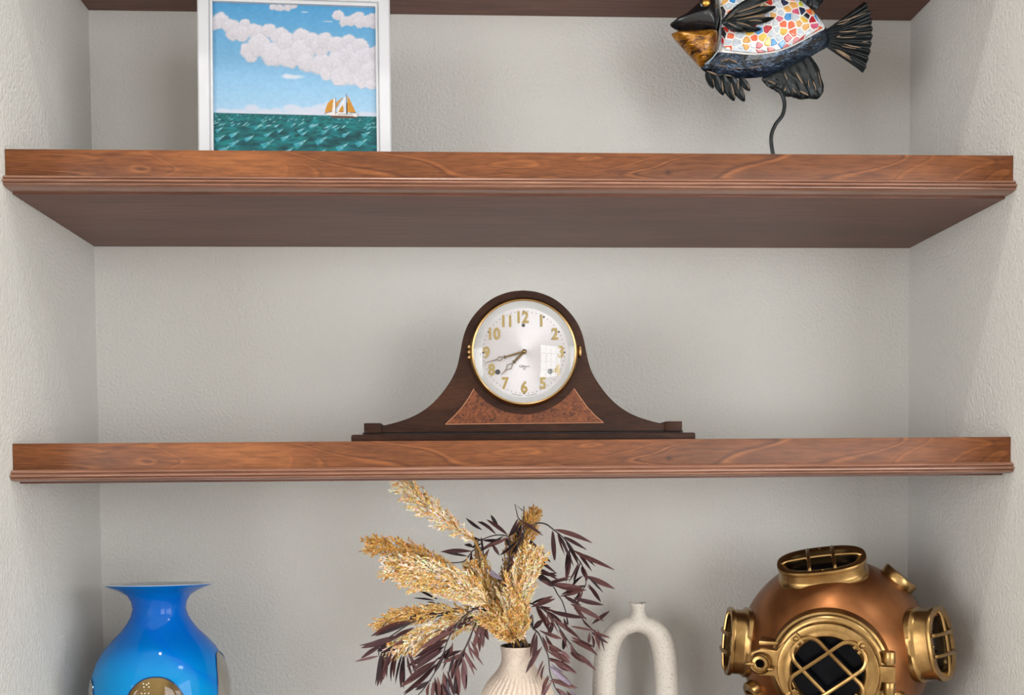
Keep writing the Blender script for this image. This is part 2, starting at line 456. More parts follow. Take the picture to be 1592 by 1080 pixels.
    for pts, colr in (([(375, 400), (400, 185), (430, 165), (425, 430)], (238, 236, 232)), ([(440, 385), (580, 150), (600, 150), (600, 430), (470, 430)], (232, 232, 234)), ([(560, 250), (600, 120), (612, 430), (560, 400)], (205, 222, 236)),
                      ([(258, 415), (265, 360), (300, 260), (350, 205), (398, 180), (375, 378), (310, 395)], gold), ([(435, 240), (560, 150), (500, 240), (435, 350)], (205, 150, 80)), ([(548, 270), (470, 390), (562, 392)], gold),
                      ([(615, 110), (690, 260), (755, 405), (620, 400)], gold), ([(250, 430), (300, 405), (795, 425), (770, 470), (330, 450)], (236, 232, 228)), ([(330, 452), (775, 470), (760, 497), (400, 492)], (104, 66, 52)),
                      ([(423, 160), (432, 160), (434, 432), (424, 432)], (84, 66, 58)), ([(600, 95), (612, 95), (617, 432), (604, 432)], (78, 62, 60)), ([(760, 446), (805, 424), (806, 432), (766, 456)], (70, 50, 46)),
                      ([(440, 396), (562, 390), (562, 398), (440, 404)], (90, 62, 42)), ([(470, 432), (700, 436), (700, 440), (470, 437)], (120, 110, 110)), ([(255, 418), (375, 378), (376, 386), (257, 428)], (92, 66, 44)), ([(620, 398), (762, 404), (762, 412), (620, 406)], (92, 66, 44))):
        m = in_poly(X, Y, c(pts))
        img = np.where(m[..., None], np.array(colr) + (grain[..., None] * 0.8), img)
    return np.clip(img, 0, 255) / 255.0


def build_painting():
    W = 0.270; H = 0.2605; fw = 0.0205
    p = at(460, 232, -0.235)
    r = thing('framed_painting', 'white framed painting of a sailing boat on green sea under clouds', 'painting', (p.x, -0.235, Z1), 0, None, Euler((radians(-3.0), 0, radians(2.6))))
    fr = MB(); h = W / 2
    # four mitred rails with a raised inner lip
    prof = [(0, 0.018), (0, -0.004), (0.002, -0.006), (fw - 0.005, -0.006), (fw - 0.0045, -0.003), (fw - 0.0035, -0.003), (fw - 0.0025, -0.0045), (fw, -0.0035), (fw, 0.006), (fw, 0.018)]
    ring = []
    for (sx, sz) in ((-1, 0), (1, 0), (1, 1), (-1, 1)):
        ring.append([(sx * (h - d), y, (d if sz == 0 else H - d)) for d, y in prof])
    v = [q for c in ring for q in c]; n = len(prof); f = []
    for a in range(4):
        b = (a + 1) % 4
        for i in range(n - 1): f.append((a * n + i, b * n + i, b * n + i + 1, a * n + i + 1))
    fr.add(v, f).build('frame', plain('white_frame_paint', (192, 192, 196), 0.42, var=0.015, scale=30), r, True, 30)
    n = 256; img = paint(n); a = h - fw + 0.0005
    xs = np.linspace(-a, a, n); zs = np.linspace(H - fw + 0.0005, fw - 0.0005, n)
    V = np.stack(np.broadcast_arrays(xs[None, :], np.full((1, 1), 0.0015), zs[:, None]), -1).reshape(-1, 3)
    idx = np.arange(n * n).reshape(n, n)
    Fq = np.stack([idx[1:, :-1], idx[1:, 1:], idx[:-1, 1:], idx[:-1, :-1]], -1).reshape(-1, 4)
    me = bpy.data.meshes.new('canvas'); me.from_pydata(V.tolist(), [], Fq.tolist())
    li = np.where(img <= 0.04045, img / 12.92, ((img + 0.055) / 1.055) ** 2.4)
    ca = me.color_attributes.new('Col', 'FLOAT_COLOR', 'POINT')
    ca.data.foreach_set('color', np.concatenate([li, np.ones((n, n, 1))], -1).astype(np.float32).ravel())
    k = N('painted_canvas'); an = k.n('ShaderNodeVertexColor', layer_name='Col')
    k.set(Base_Color=k.mix(1.0, an.outputs['Color'], (0.64, 0.62, 0.62, 1), 'MULTIPLY'), Roughness=0.55, Specular_IOR_Level=0.3); k.bump(k.noise(k.coords(), 900, 2), 0.15, 0.0004)
    me.materials.append(k.m); o = bpy.data.objects.new('canvas', me); COL.objects.link(o); o.parent = r
    MB().box(-h + 0.004, h - 0.004, 0.0155, 0.018, 0.004, H - 0.004).build('backing_board', plain('brown_backing', (120, 95, 70), 0.8), r, False)
    MB().add([(-0.02, 0.018, 0.19), (0.02, 0.018, 0.19), (0.03, 0.075, 0.004), (-0.03, 0.075, 0.004), (-0.02, 0.021, 0.19), (0.02, 0.021, 0.19), (0.03, 0.078, 0.004), (-0.03, 0.078, 0.004)],
             [(0, 1, 2, 3), (4, 5, 6, 7), (0, 1, 5, 4), (1, 2, 6, 5), (2, 3, 7, 6), (3, 0, 4, 7)]).build('easel_strut', bpy.data.materials['brown_backing'], r, False)


build_painting()


# ------------------------------------------------------------------ fish sculpture
def build_fish():
    Y0 = -0.17; D = Y0 - CAM.y; k = D / F_PX / 4.32
    o = at(1020 + 850 / 4.32, 236, Y0)
    zb = Z1                                       # shelf top
    yb = 0                                        # find the photo row of the shelf top at this depth
    pz = at(1216, 200, Y0).z
    def P(X, Yp):                                 # sheet coordinates (4.32 per photo pixel) -> local x, z
        q = at(1020 + X / 4.32, Yp / 4.32, Y0); return (q.x - o.x, q.z - zb)
    r = thing('fish_sculpture', 'black metal fish with bright mosaic side on a curved rod stand', 'sculpture', (o.x, Y0, zb))
    blk = N('black_painted_metal'); nz = blk.noise(blk.coords(), 45, 3)
    blk.set(Base_Color=blk.ramp(nz, [(0.35, L4((16, 18, 21))), (0.7, L4((34, 40, 46)))]), Roughness=0.22, Metallic=0.35, Coat_Weight=0.5); blk.bump(blk.noise(blk.coords(), 120, 2), 0.25, 0.002); blk = blk.m
    fin = N('dark_fin_metal'); nz = fin.noise(fin.coords(), 60, 3)
    fin.set(Base_Color=fin.ramp(nz, [(0.35, L4((14, 18, 20))), (0.75, L4((40, 47, 50)))]), Roughness=0.34, Metallic=0.3); fin.bump(fin.noise(fin.coords(), 150, 2), 0.2, 0.001); fin = fin.m
    belly = N('glossy_belly_blue_glints'); nz = belly.noise(belly.coords((1, 1, 1.6)), 70, 3, 0.6, 0.5)
    belly.set(Base_Color=belly.ramp(nz, [(0.35, L4((10, 12, 16))), (0.7, L4((66, 88, 116)))]), Roughness=0.12, Metallic=0.6, Coat_Weight=0.6); belly.bump(belly.noise(belly.coords((1, 1, 2.4)), 85, 2, 0.5, 0.8), 0.7, 0.006); belly = belly.m  # blue patches in the base colour stand in for bluish reflections on black gloss
    amb = N('amber_gold_metal'); v = amb.coords((1, 1, 3.2), rot=(0, 0.25, 0))
    na = amb.noise(v, 55, 3, 0.6, 0.6)
    amb.set(Base_Color=amb.ramp(na, [(0.32, L4((38, 22, 12))), (0.44, L4((128, 78, 22))), (0.6, L4((190, 128, 28))), (0.8, L4((214, 160, 60)))]), Roughness=0.22, Metallic=0.55, Coat_Weight=0.7); amb.bump(na, 0.6, 0.006); amb = amb.m
    tan = plain('tan_brushed_streaks', (128, 108, 88), 0.35, 0.5, 0.15, 200)
    gold = plain('gold_eye', (206, 156, 74), 0.2, 0.8, 0.1)

    def polar(outline, c):
        pts = smooth_closed(outline, 96)
        return pts

    def pillow(mb, outline, c, T, back=0.8, q=2.2, e=0.5, rings=9, y=0.0, corr=None):
        pts = smooth_closed(outline, 96); n = len(pts)
        cx, cz = P(*c); v = []; f = []
        for side in (-1, 1):
            b = len(v); v.append((cx, y + (side * T * (1 if side < 0 else back)), cz))
            for i in range(1, rings + 1):
                t = i / rings
                for p in pts:
                    x = c[0] + (p[0] - c[0]) * t; z = c[1] + (p[1] - c[1]) * t
                    hgt = T * max(0.0, 1 - t ** q) ** e
                    if corr: hgt += corr(x, z, t)
                    xx, zz = P(x, z); v.append((xx, y + side * hgt * (1 if side < 0 else back), zz))
            for j in range(n):
                jj = (j + 1) % n
                f.append((b, b + 1 + j, b + 1 + jj))
                for i in range(rings - 1):
                    a0 = b + 1 + i * n
                    f.append((a0 + j, a0 + n + j, a0 + n + jj, a0 + jj))
        n0 = 1 + (rings - 1) * n; off = 1 + rings * n
        for j in range(n):
            jj = (j + 1) % n; f.append((n0 + j, n0 + jj, off + n0 + jj, off + n0 + j))
        mb.add(v, f)

    body = [(300, 460), (450, 520), (600, 527), (720, 516), (850, 476), (1000, 402), (1100, 345), (1152, 310), (1165, 240), (1130, 170), (1060, 90), (1000, 36), (900, -30), (760, -78), (600, -92), (480, -70), (395, -20), (412, 100), (400, 250), (385, 370)]
    bc = (740, 225); T = 0.026
    mb = MB(); pillow(mb, body, bc, T, rings=14); mb.build('body', belly, r)
    bp = smooth_closed(body, 96)
    ang = sorted((atan2(p[1] - bc[1], p[0] - bc[0]), sqrt((p[0] - bc[0]) ** 2 + (p[1] - bc[1]) ** 2)) for p in bp)
    aa = np.array([a for a, _ in ang]); ar = np.array([q for _, q in ang])
    aa = np.concatenate([aa - 2 * pi, aa, aa + 2 * pi]); ar = np.concatenate([ar] * 3)

    def hb(x, z):
        rho = sqrt((x - bc[0]) ** 2 + (z - bc[1]) ** 2) / np.interp(atan2(z - bc[1], x - bc[0]), aa, ar)
        return T * max(0.0, 1 - min(1, rho) ** 2.2) ** 0.5
    # mosaic field: white grout bed over the flank
    panel = [(402, 0), (480, -48), (600, -68), (760, -54), (880, -12), (965, 45), (1060, 130), (1114, 208), (1060, 252), (960, 312), (860, 362), (760, 394), (640, 408), (520, 399), (402, 372), (412, 250), (424, 120)]
    pp = smooth_closed(panel, 96); n = len(pp); v = []; f = []; pc = (740, 190); R = 14
    v.append((P(*pc)[0], -hb(*pc) - 0.0032, P(*pc)[1]))
    for i in range(1, R + 2):
        t = min(1, i / R)
        for p in pp:
            x = pc[0] + (p[0] - pc[0]) * t; z = pc[1] + (p[1] - pc[1]) * t
            d = 0.0032 * min(1, (1 - t) * 12 + 0.35) if i <= R else -0.003
            q = P(x, z); v.append((q[0], -hb(x, z) - d, q[1]))
    for j in range(n):
        jj = (j + 1) % n; f.append((0, 1 + j, 1 + jj))
        for i in range(R): f.append((1 + i * n + j, 1 + (i + 1) * n + j, 1 + (i + 1) * n + jj, 1 + i * n + jj))
    grout = plain('white_grout', (238, 236, 232), 0.5, var=0.03)
    pan = MB().add(v, f).build('mosaic_panel', grout, r)
    cols = {'pale': (196, 204, 214), 'red': (206, 52, 36), 'crimson': (186, 36, 52), 'orange': (226, 96, 48), 'ochre': (222, 166, 92), 'blue': (62, 142, 206), 'navy': (34, 44, 74), 'lime': (196, 190, 44), 'pink': (206, 92, 124), 'gold': (224, 184, 72), 'dark': (44, 40, 50)}
    tm = {}
    for nme, c in cols.items():
        kk = N('mosaic_' + nme); cc = lin(c)
        kk.set(Base_Color=kk.ramp(kk.noise(kk.coords(), 160, 3), [(0.3, tuple(min(1, x * 0.82) for x in cc)), (0.7, tuple(min(1, x * 1.15 + 0.015) for x in cc))]), Roughness=0.12, Coat_Weight=0.5); tm[nme] = kk.m
    rng = random.Random(11); seeds = []
    qq = sorted((atan2(p[1] - pc[1], p[0] - pc[0]), sqrt((p[0] - pc[0]) ** 2 + (p[1] - pc[1]) ** 2)) for p in pp)
    qa = np.array([a for a, _ in qq]); qr = np.array([b for _, b in qq]); qa = np.concatenate([qa - 2 * pi, qa, qa + 2 * pi]); qr = np.concatenate([qr] * 3)
    xs = np.array([p[0] for p in pp]); zs = np.array([p[1] for p in pp])
    inside = lambda x, z: bool(in_poly(np.array([x]), np.array([z]), pp)[0])
    tries = 0
    while len(seeds) < 140 and tries < 20000:
        tries += 1; x, z = rng.uniform(395, 1115), rng.uniform(-70, 410)
        if inside(x, z) and all((x - a) ** 2 + ((z - b)) ** 2 > 39 ** 2 for a, b in seeds): seeds.append((x, z))
    spots = {'red': [(655, 300), (690, 275), (850, 215), (660, 5), (600, 10)], 'orange': [(880, 235), (800, 235), (490, 290), (465, 350), (640, 320), (870, 270)], 'blue': [(800, 340), (760, 345), (490, 48), (970, 260), (1040, 150), (785, 25)], 'ochre': [(750, 150), (820, 115), (870, 100), (740, 170), (530, 360), (570, 310), (930, 200), (830, 40), (930, 300), (570, 370), (430, 350), (440, 15), (560, 85)],
             'lime': [(745, 310), (690, 240), (920, 60), (680, 30), (960, 85)], 'crimson': [(1010, 185), (570, 60), (480, 245), (650, 380), (700, 265), (510, 20)], 'pink': [(800, 185), (1040, 225), (920, 115), (1060, 215)], 'navy': [(830, 75), (730, 90), (850, 250), (955, 145), (875, 60)], 'gold': [(955, 200), (700, 320)], 'dark': [(445, 95), (440, 285), (970, 155)]}
    fill = ['pale'] * 11 + ['ochre'] * 2 + ['orange', 'red', 'blue', 'gold', 'crimson', 'pink']
    for i, (sx, sz) in enumerate(seeds):
        poly = [Vector(p) for p in ((sx - 90, sz - 90), (sx + 90, sz - 90), (sx + 90, sz + 90), (sx - 90, sz + 90))]
        for j, (tx, tz) in enumerate(seeds):
            if i == j or abs(tx - sx) > 170 or abs(tz - sz) > 170: continue
            m = Vector(((sx + tx) / 2, (sz + tz) / 2)); d = Vector((tx - sx, tz - sz)).normalized(); out = []
            for a in range(len(poly)):
                p, q = poly[a], poly[(a + 1) % len(poly)]; dp, dq = (p - m).dot(d) + 3.6, (q - m).dot(d) + 3.6
                if dp <= 0: out.append(p)
                if dp * dq < 0: out.append(p + (q - p) * (dp / (dp - dq)))
            poly = out
            if len(poly) < 3: break
        if len(poly) < 3: continue
        # keep inside the panel edge
        pcv = Vector(pc)
        def pull(p):
            d = p - pcv; lim = 0.972 * float(np.interp(atan2(d.y, d.x), qa, qr))
            return pcv + d * min(1.0, lim / max(d.length, 1e-6))
        poly = [pull(p) for p in poly]
        if abs(sum(poly[a].x * poly[(a + 1) % len(poly)].y - poly[(a + 1) % len(poly)].x * poly[a].y for a in range(len(poly)))) < 500: continue
        c = sum(poly, Vector((0, 0))) / len(poly)
        poly = [c + (p - c) * rng.uniform(0.84, 1.0) for p in poly]
        hh = 0.0044 + rng.uniform(0, 0.0008); vv = []; m_ = len(poly)
        tilt = (rng.uniform(-1, 1) * 0.03, rng.uniform(-1, 1) * 0.03)
        for lv in (0, 1, 2):
            for p in poly:
                q = p if lv < 2 else c + (p - c) * 0.86
                lx = P(q.x, q.y); hz = hb(q.x, q.y)
                dd = (0.001, hh - 0.0006, hh)[lv] + (((q.x - c.x) * tilt[0] + (q.y - c.y) * tilt[1]) * k if lv else 0)
                vv.append((lx[0], -hz - dd, lx[1]))
        ff = [list(range(2 * m_, 3 * m_))]
        for lv in (0, 1):
            for a in range(m_): ff.append((lv * m_ + a, lv * m_ + (a + 1) % m_, (lv + 1) * m_ + (a + 1) % m_, (lv + 1) * m_ + a))
        near = min(((sx - a) ** 2 + (sz - b) ** 2, nm) for nm, L in spots.items() for a, b in L)
        nm = near[1] if near[0] < 26 ** 2 else rng.choice(fill)
        MB().add(vv, ff).build('mosaic_tile', tm[nm], pan, False)
    # head, jaw, eye
    mb = MB(); pillow(mb, [(95, 163), (180, 108), (255, 45), (300, 8), (345, -22), (400, -10), (414, 60), (422, 130), (414, 185), (398, 226), (330, 224), (250, 218), (200, 216), (140, 203)], (320, 120), 0.027, e=0.45, q=1.7); hd = mb.build('head', blk, r)
    mb = MB(); pillow(mb, [(105, 229), (200, 216), (300, 208), (404, 212), (408, 300), (390, 370), (345, 425), (305, 455), (255, 405), (200, 348), (150, 290)], (300, 300), 0.026, e=0.5, q=1.9); mb.build('jaw', amb, r)
    ex, ez = P(310, 68)
    MB().lathe([(0.0088, 0.0), (0.0088, 0.003), (0.0066, 0.0042)], 24, Matrix.Translation((ex, -0.0205, ez)) @ Matrix.Rotation(radians(90), 4, 'X')).build('eye_socket', blk, r)
    MB().ball((ex, -0.0245, ez), 0.0064, sc=(1, 0.7, 1)).build('eye', gold, r)
    MB().tube([(P(x, z)[0], -0.0215 + 0.00004 * max(0, z - 250) * 0.5 - 0.0, P(x, z)[1]) for x, z in ((418, 175), (410, 215), (412, 300), (398, 370), (360, 420), (312, 462))], 0.0014, 8).build('gill_wire', plain('dull_steel', (110, 116, 122), 0.25, 0.9), r)

    def lobe(mb, a, b, wd, y0, y1, T=0.0022, bend=0):
        """One feather of a fin from sheet point a to b, ridged along its middle."""
        n = 12; v = []; f = []
        ax, az = a; bx, bz = b; dx, dz = bx - ax, bz - az; L = sqrt(dx * dx + dz * dz); px, pz_ = -dz / L, dx / L
        for i in range(n + 1):
            t = i / n; wv = wd * (sin(pi * min(1, t * 0.86 + 0.10)) ** 0.75) * (1 if t < 0.93 else 0.55)
            mx, mz = ax + dx * t + px * bend * sin(pi * t), az + dz * t + pz_ * bend * sin(pi * t); yy = y0 + (y1 - y0) * t
            for s, h in ((-1, 0), (-0.5, -T), (0, -T * 0.35), (0.5, -T), (1, 0), (0, 0.0016)):
                q = P(mx + px * wv * s, mz + pz_ * wv * s); v.append((q[0], yy + h, q[1]))
        for i in range(n):
            for j in range(6): f.append((i * 6 + j, i * 6 + (j + 1) % 6, i * 6 + 6 + (j + 1) % 6, i * 6 + 6 + j))
        f.append((0, 1, 2, 3, 4, 5)); f.append(tuple(n * 6 + j for j in (5, 4, 3, 2, 1, 0))); mb.add(v, f)

    def streaks(L, yf, parent, name='streak'):
        mb = MB()
        for (x0, z0, x1, z1, wd) in L:
            a = Vector((x0, z0)); b = Vector((x1, z1)); d = (b - a).normalized(); pr = Vector((-d.y, d.x)); v = []; f = []; n = 6
            bend = rng.uniform(-6, 6)
            for i in range(n + 1):
                t = i / n; c = a + (b - a) * t + pr * bend * sin(pi * t); ww = 0.72 * wd * (0.15 + sin(pi * (0.08 + 0.84 * t)))
                for s in (-1, 0, 1):
                    q = c + pr * ww * s; lx = P(q.x, q.y); v.append((lx[0], yf(q.x, q.y) - (0.0009 if s == 0 else 0.0001), lx[1]))
            for i in range(n):
                for j in (0, 1): f.append((i * 3 + j, i * 3 + j + 1, i * 3 + j + 4, i * 3 + j + 3))
            mb.add(v, f)
        mb.build(name, tan, parent, True, 180)['kind'] = 'stuff'
    root = (422, 200); kn = P(430, 205)
    pf = MB().ball((kn[0], -0.027, kn[1]), 0.0042, sc=(1, 0.7, 1)).build('pectoral_fin', fin, r)
    for (b, wd, y1, bd) in (((560, 278), 26, -0.036, 8), ((655, 272), 30, -0.037, 8), ((735, 205), 33, -0.040, 4), ((745, 132), 36, -0.041, -6), ((742, 52), 40, -0.042, -22)):
        mb = MB(); lobe(mb, root, b, wd, -0.026, y1, 0.003, bd); mb.build('feather', fin, pf, True, 60)
    fy = lambda x, z: -0.026 - 0.016 * min(1, max(0, (x - 420) / 320)) - 0.0034
    streaks([(500, 150, 700, 92, 7), (480, 175, 660, 150, 5), (500, 200, 690, 176, 6), (500, 215, 590, 250, 6), (560, 190, 690, 200, 6), (450, 215, 500, 245, 4), (580, 215, 660, 225, 6), (430, 195, 490, 155, 4)], fy, pf)
    # tail: corrugated fan
    def fan(cx, cz, a0, a1, r0, rfun, nrib, y0, name, amp=0.0032, spread=0.004):
        nA, nR = 72, 14; v = []; f = []
        for side in (0, 1):
            for i in range(nA + 1):
                u = i / nA; a = a0 + (a1 - a0) * u; R1 = rfun(u)
                for j in range(nR + 1):
                    t = j / nR; rr = r0 + (R1 - r0) * t; x, z = cx + rr * cos(a), cz + rr * sin(a); q = P(x, z)
                    yy = y0 + amp * t ** 0.6 * cos(2 * pi * nrib * u) + spread * sin(3 * t + u * 2) + side * 0.0016
                    v.append((q[0], yy, q[1]))
        m = (nA + 1) * (nR + 1); w_ = nR + 1
        for i in range(nA):
            for j in range(nR):
                a = i * w_ + j
                f.append((a, a + 1, a + w_ + 1, a + w_)); f.append((m + a, m + a + w_, m + a + w_ + 1, m + a + 1))
        for i in range(nA):
            for j in (0, nR): a = i * w_ + j; f.append((a, a + w_, m + a + w_, m + a))
        for j in range(nR):
            for i in (0, nA): a = i * w_ + j; f.append((a, a + 1, m + a + 1, m + a))
        return MB().add(v, f).build(name, fin, r, True, 70)
    ta = [(1400, 8), (1422, 60), (1440, 140), (1443, 200), (1434, 300), (1412, 410), (1386, 492)]
    tr = [(atan2(z - 252, x - 1070), sqrt((x - 1070) ** 2 + (z - 252) ** 2)) for x, z in ta]
    tA0, tA1 = tr[0][0], tr[-1][0]
    tail = fan(1070, 252, tA0, tA1, 78, lambda u: float(np.interp(tA0 + (tA1 - tA0) * u, [a for a, _ in tr], [q for _, q in tr])), 9, -0.002, 'tail')
    ty = lambda x, z: -0.0078
    streaks([(1210, 165, 1400, 100, 6), (1200, 180, 1290, 150, 5), (1215, 230, 1340, 222, 5), (1300, 195, 1420, 180, 4), (1330, 240, 1436, 228, 3), (1205, 265, 1330, 262, 4), (1250, 310, 1360, 335, 6), (1370, 297, 1410, 295, 5), (1230, 325, 1330, 345, 4), (1280, 150, 1330, 120, 5), (1200, 262, 1225, 258, 6), (1190, 345, 1290, 400, 9), (1200, 360, 1300, 420, 6)], ty, tail)
    kn = P(460, 508); vf = MB().ball((kn[0], 0, kn[1]), 0.008, sc=(3.4, 0.7, 0.6)).build('ventral_fin', fin, r)
    for (a, b, wd) in (((335, 490), (372, 612), 24), ((385, 500), (440, 656), 32), ((440, 512), (512, 694), 36), ((500, 525), (580, 698), 36), ((560, 528), (615, 628), 26)):
        mb = MB(); lobe(mb, a, b, wd, -0.004, -0.010, 0.0035); mb.build('feather', fin, vf, True, 60)
    streaks([(370, 545, 375, 600, 5), (430, 560, 436, 640, 6), (415, 575, 420, 560, 3), (490, 575, 510, 680, 6), (540, 560, 535, 620, 6), (560, 600, 575, 660, 4), (600, 575, 608, 620, 6), (332, 492, 400, 520, 8), (450, 520, 500, 530, 5)], lambda x, z: -0.0085 - 0.006 * max(0, (z - 500) / 200), vf)
    mb = MB(); pillow(mb, [(715, 520), (735, 565), (775, 596), (832, 610), (868, 646), (912, 650), (970, 667), (1030, 662), (1085, 664), (1118, 625), (1124, 580), (1105, 520), (1095, 465), (1055, 400), (1000, 380), (850, 460)], (940, 530), 0.006, e=0.35, corr=lambda x, z, t: 0.0022 * sin((x * 0.93 - z * 0.42) * 0.115) * min(1, t * 2)); af = mb.build('anal_fin', fin, r, True, 70)
    streaks([(930, 500, 975, 575, 8), (1040, 560, 1062, 620, 5), (850, 505, 870, 550, 5), (860, 600, 850, 625, 7), (950, 625, 1010, 655, 8), (1015, 545, 1020, 600, 4), (740, 555, 790, 580, 6), (1075, 500, 1098, 590, 3), (905, 600, 930, 640, 5)], lambda x, z: -0.0080, af)
    mb = MB(); pillow(mb, [(640, -80), (700, -108), (800, -112), (900, -104), (1000, -80), (1075, -40), (1120, 2), (1095, 40), (1070, 62), (1010, 52), (900, -10), (760, -60)], (930, -45), 0.005, e=0.35, corr=lambda x, z, t: 0.002 * sin((x * 0.95 + z * 0.3) * 0.11) * min(1, t * 2)); mb.build('dorsal_fin', fin, r, True, 70)
    streaks([(415, 440, 470, 428, 7), (470, 432, 525, 458, 6), (385, 465, 470, 478, 4), (480, 490, 560, 488, 4), (600, 485, 690, 470, 4), (1040, 75, 1110, 150, 9), (1060, 85, 1090, 150, 5)], lambda x, z: -hb(x, z) - 0.001, r, 'bronze_streak')
    sm_ = plain('dark_slot', (8, 8, 9), 0.6)
    for (x, z, L, a) in ((480, 445, 50, 0.15), (800, 432, 46, -0.35), (1035, 312, 56, -0.45), (915, 384, 16, -0.4)):
        q = P(x, z); slot = MB(); slot.lathe([(0.0001, -0.001), (1.0, -0.001), (1.0, 0.0005), (0.0001, 0.0005)], 16, Matrix.Translation((q[0], -hb(x, z) - 0.0006, q[1])) @ Matrix.Rotation(-a * -1.0, 4, 'Y') @ Matrix.Rotation(radians(90), 4, 'X'), shape=lambda t, r_: (r_ * cos(t) * L * k, r_ * sin(t) * 10 * k))
        slot.build('belly_slot', sm_, r)
    # stand
    rod = [(800, 590), (838, 622), (862, 690), (850, 770), (800, 840), (773, 920), (782, 1018), (806, 1100), (822, 1180)]
    pts = [(P(x, z)[0], 0.0, P(x, z)[1]) for x, z in rod]; e = pts[-1]; pts += [(e[0] + 0.001, 0, 0.004)]
    MB().tube(smooth_open([(pts[0][0] - 0.006, 0, pts[0][2] + 0.02)] + pts), 0.0029, 12).build('stand_rod', fin, r)
    MB().lathe([(0.0001, 0.0), (0.05, 0.0), (0.05, 0.003), (0.046, 0.005), (0.0001, 0.006)], 48, Matrix.Translation((e[0] + 0.001, 0, 0))).build('stand_base', fin, r)


build_fish()


# ------------------------------------------------------------------ mantel clock
def text_mesh(s, size, ext, offset=0.0):
    cu = bpy.data.curves.new('text', 'FONT'); cu.body = s; cu.size = size; cu.extrude = ext; cu.offset = offset; cu.align_x = 'CENTER'; cu.resolution_u = 4
    ob = bpy.data.objects.new('text', cu); COL.objects.link(ob)
    dg = bpy.context.evaluated_depsgraph_get(); me = bpy.data.meshes.new_from_object(ob.evaluated_get(dg))
    bpy.data.objects.remove(ob); bpy.data.curves.remove(cu)
    z = [v.co.y for v in me.vertices]; x = [v.co.x for v in me.vertices]
    cy = (min(z) + max(z)) / 2; cx = (min(x) + max(x)) / 2
    for v in me.vertices: v.co = Vector((v.co.x - cx, -v.co.z, v.co.y - cy))   # stand it up: reads from -Y
    return me


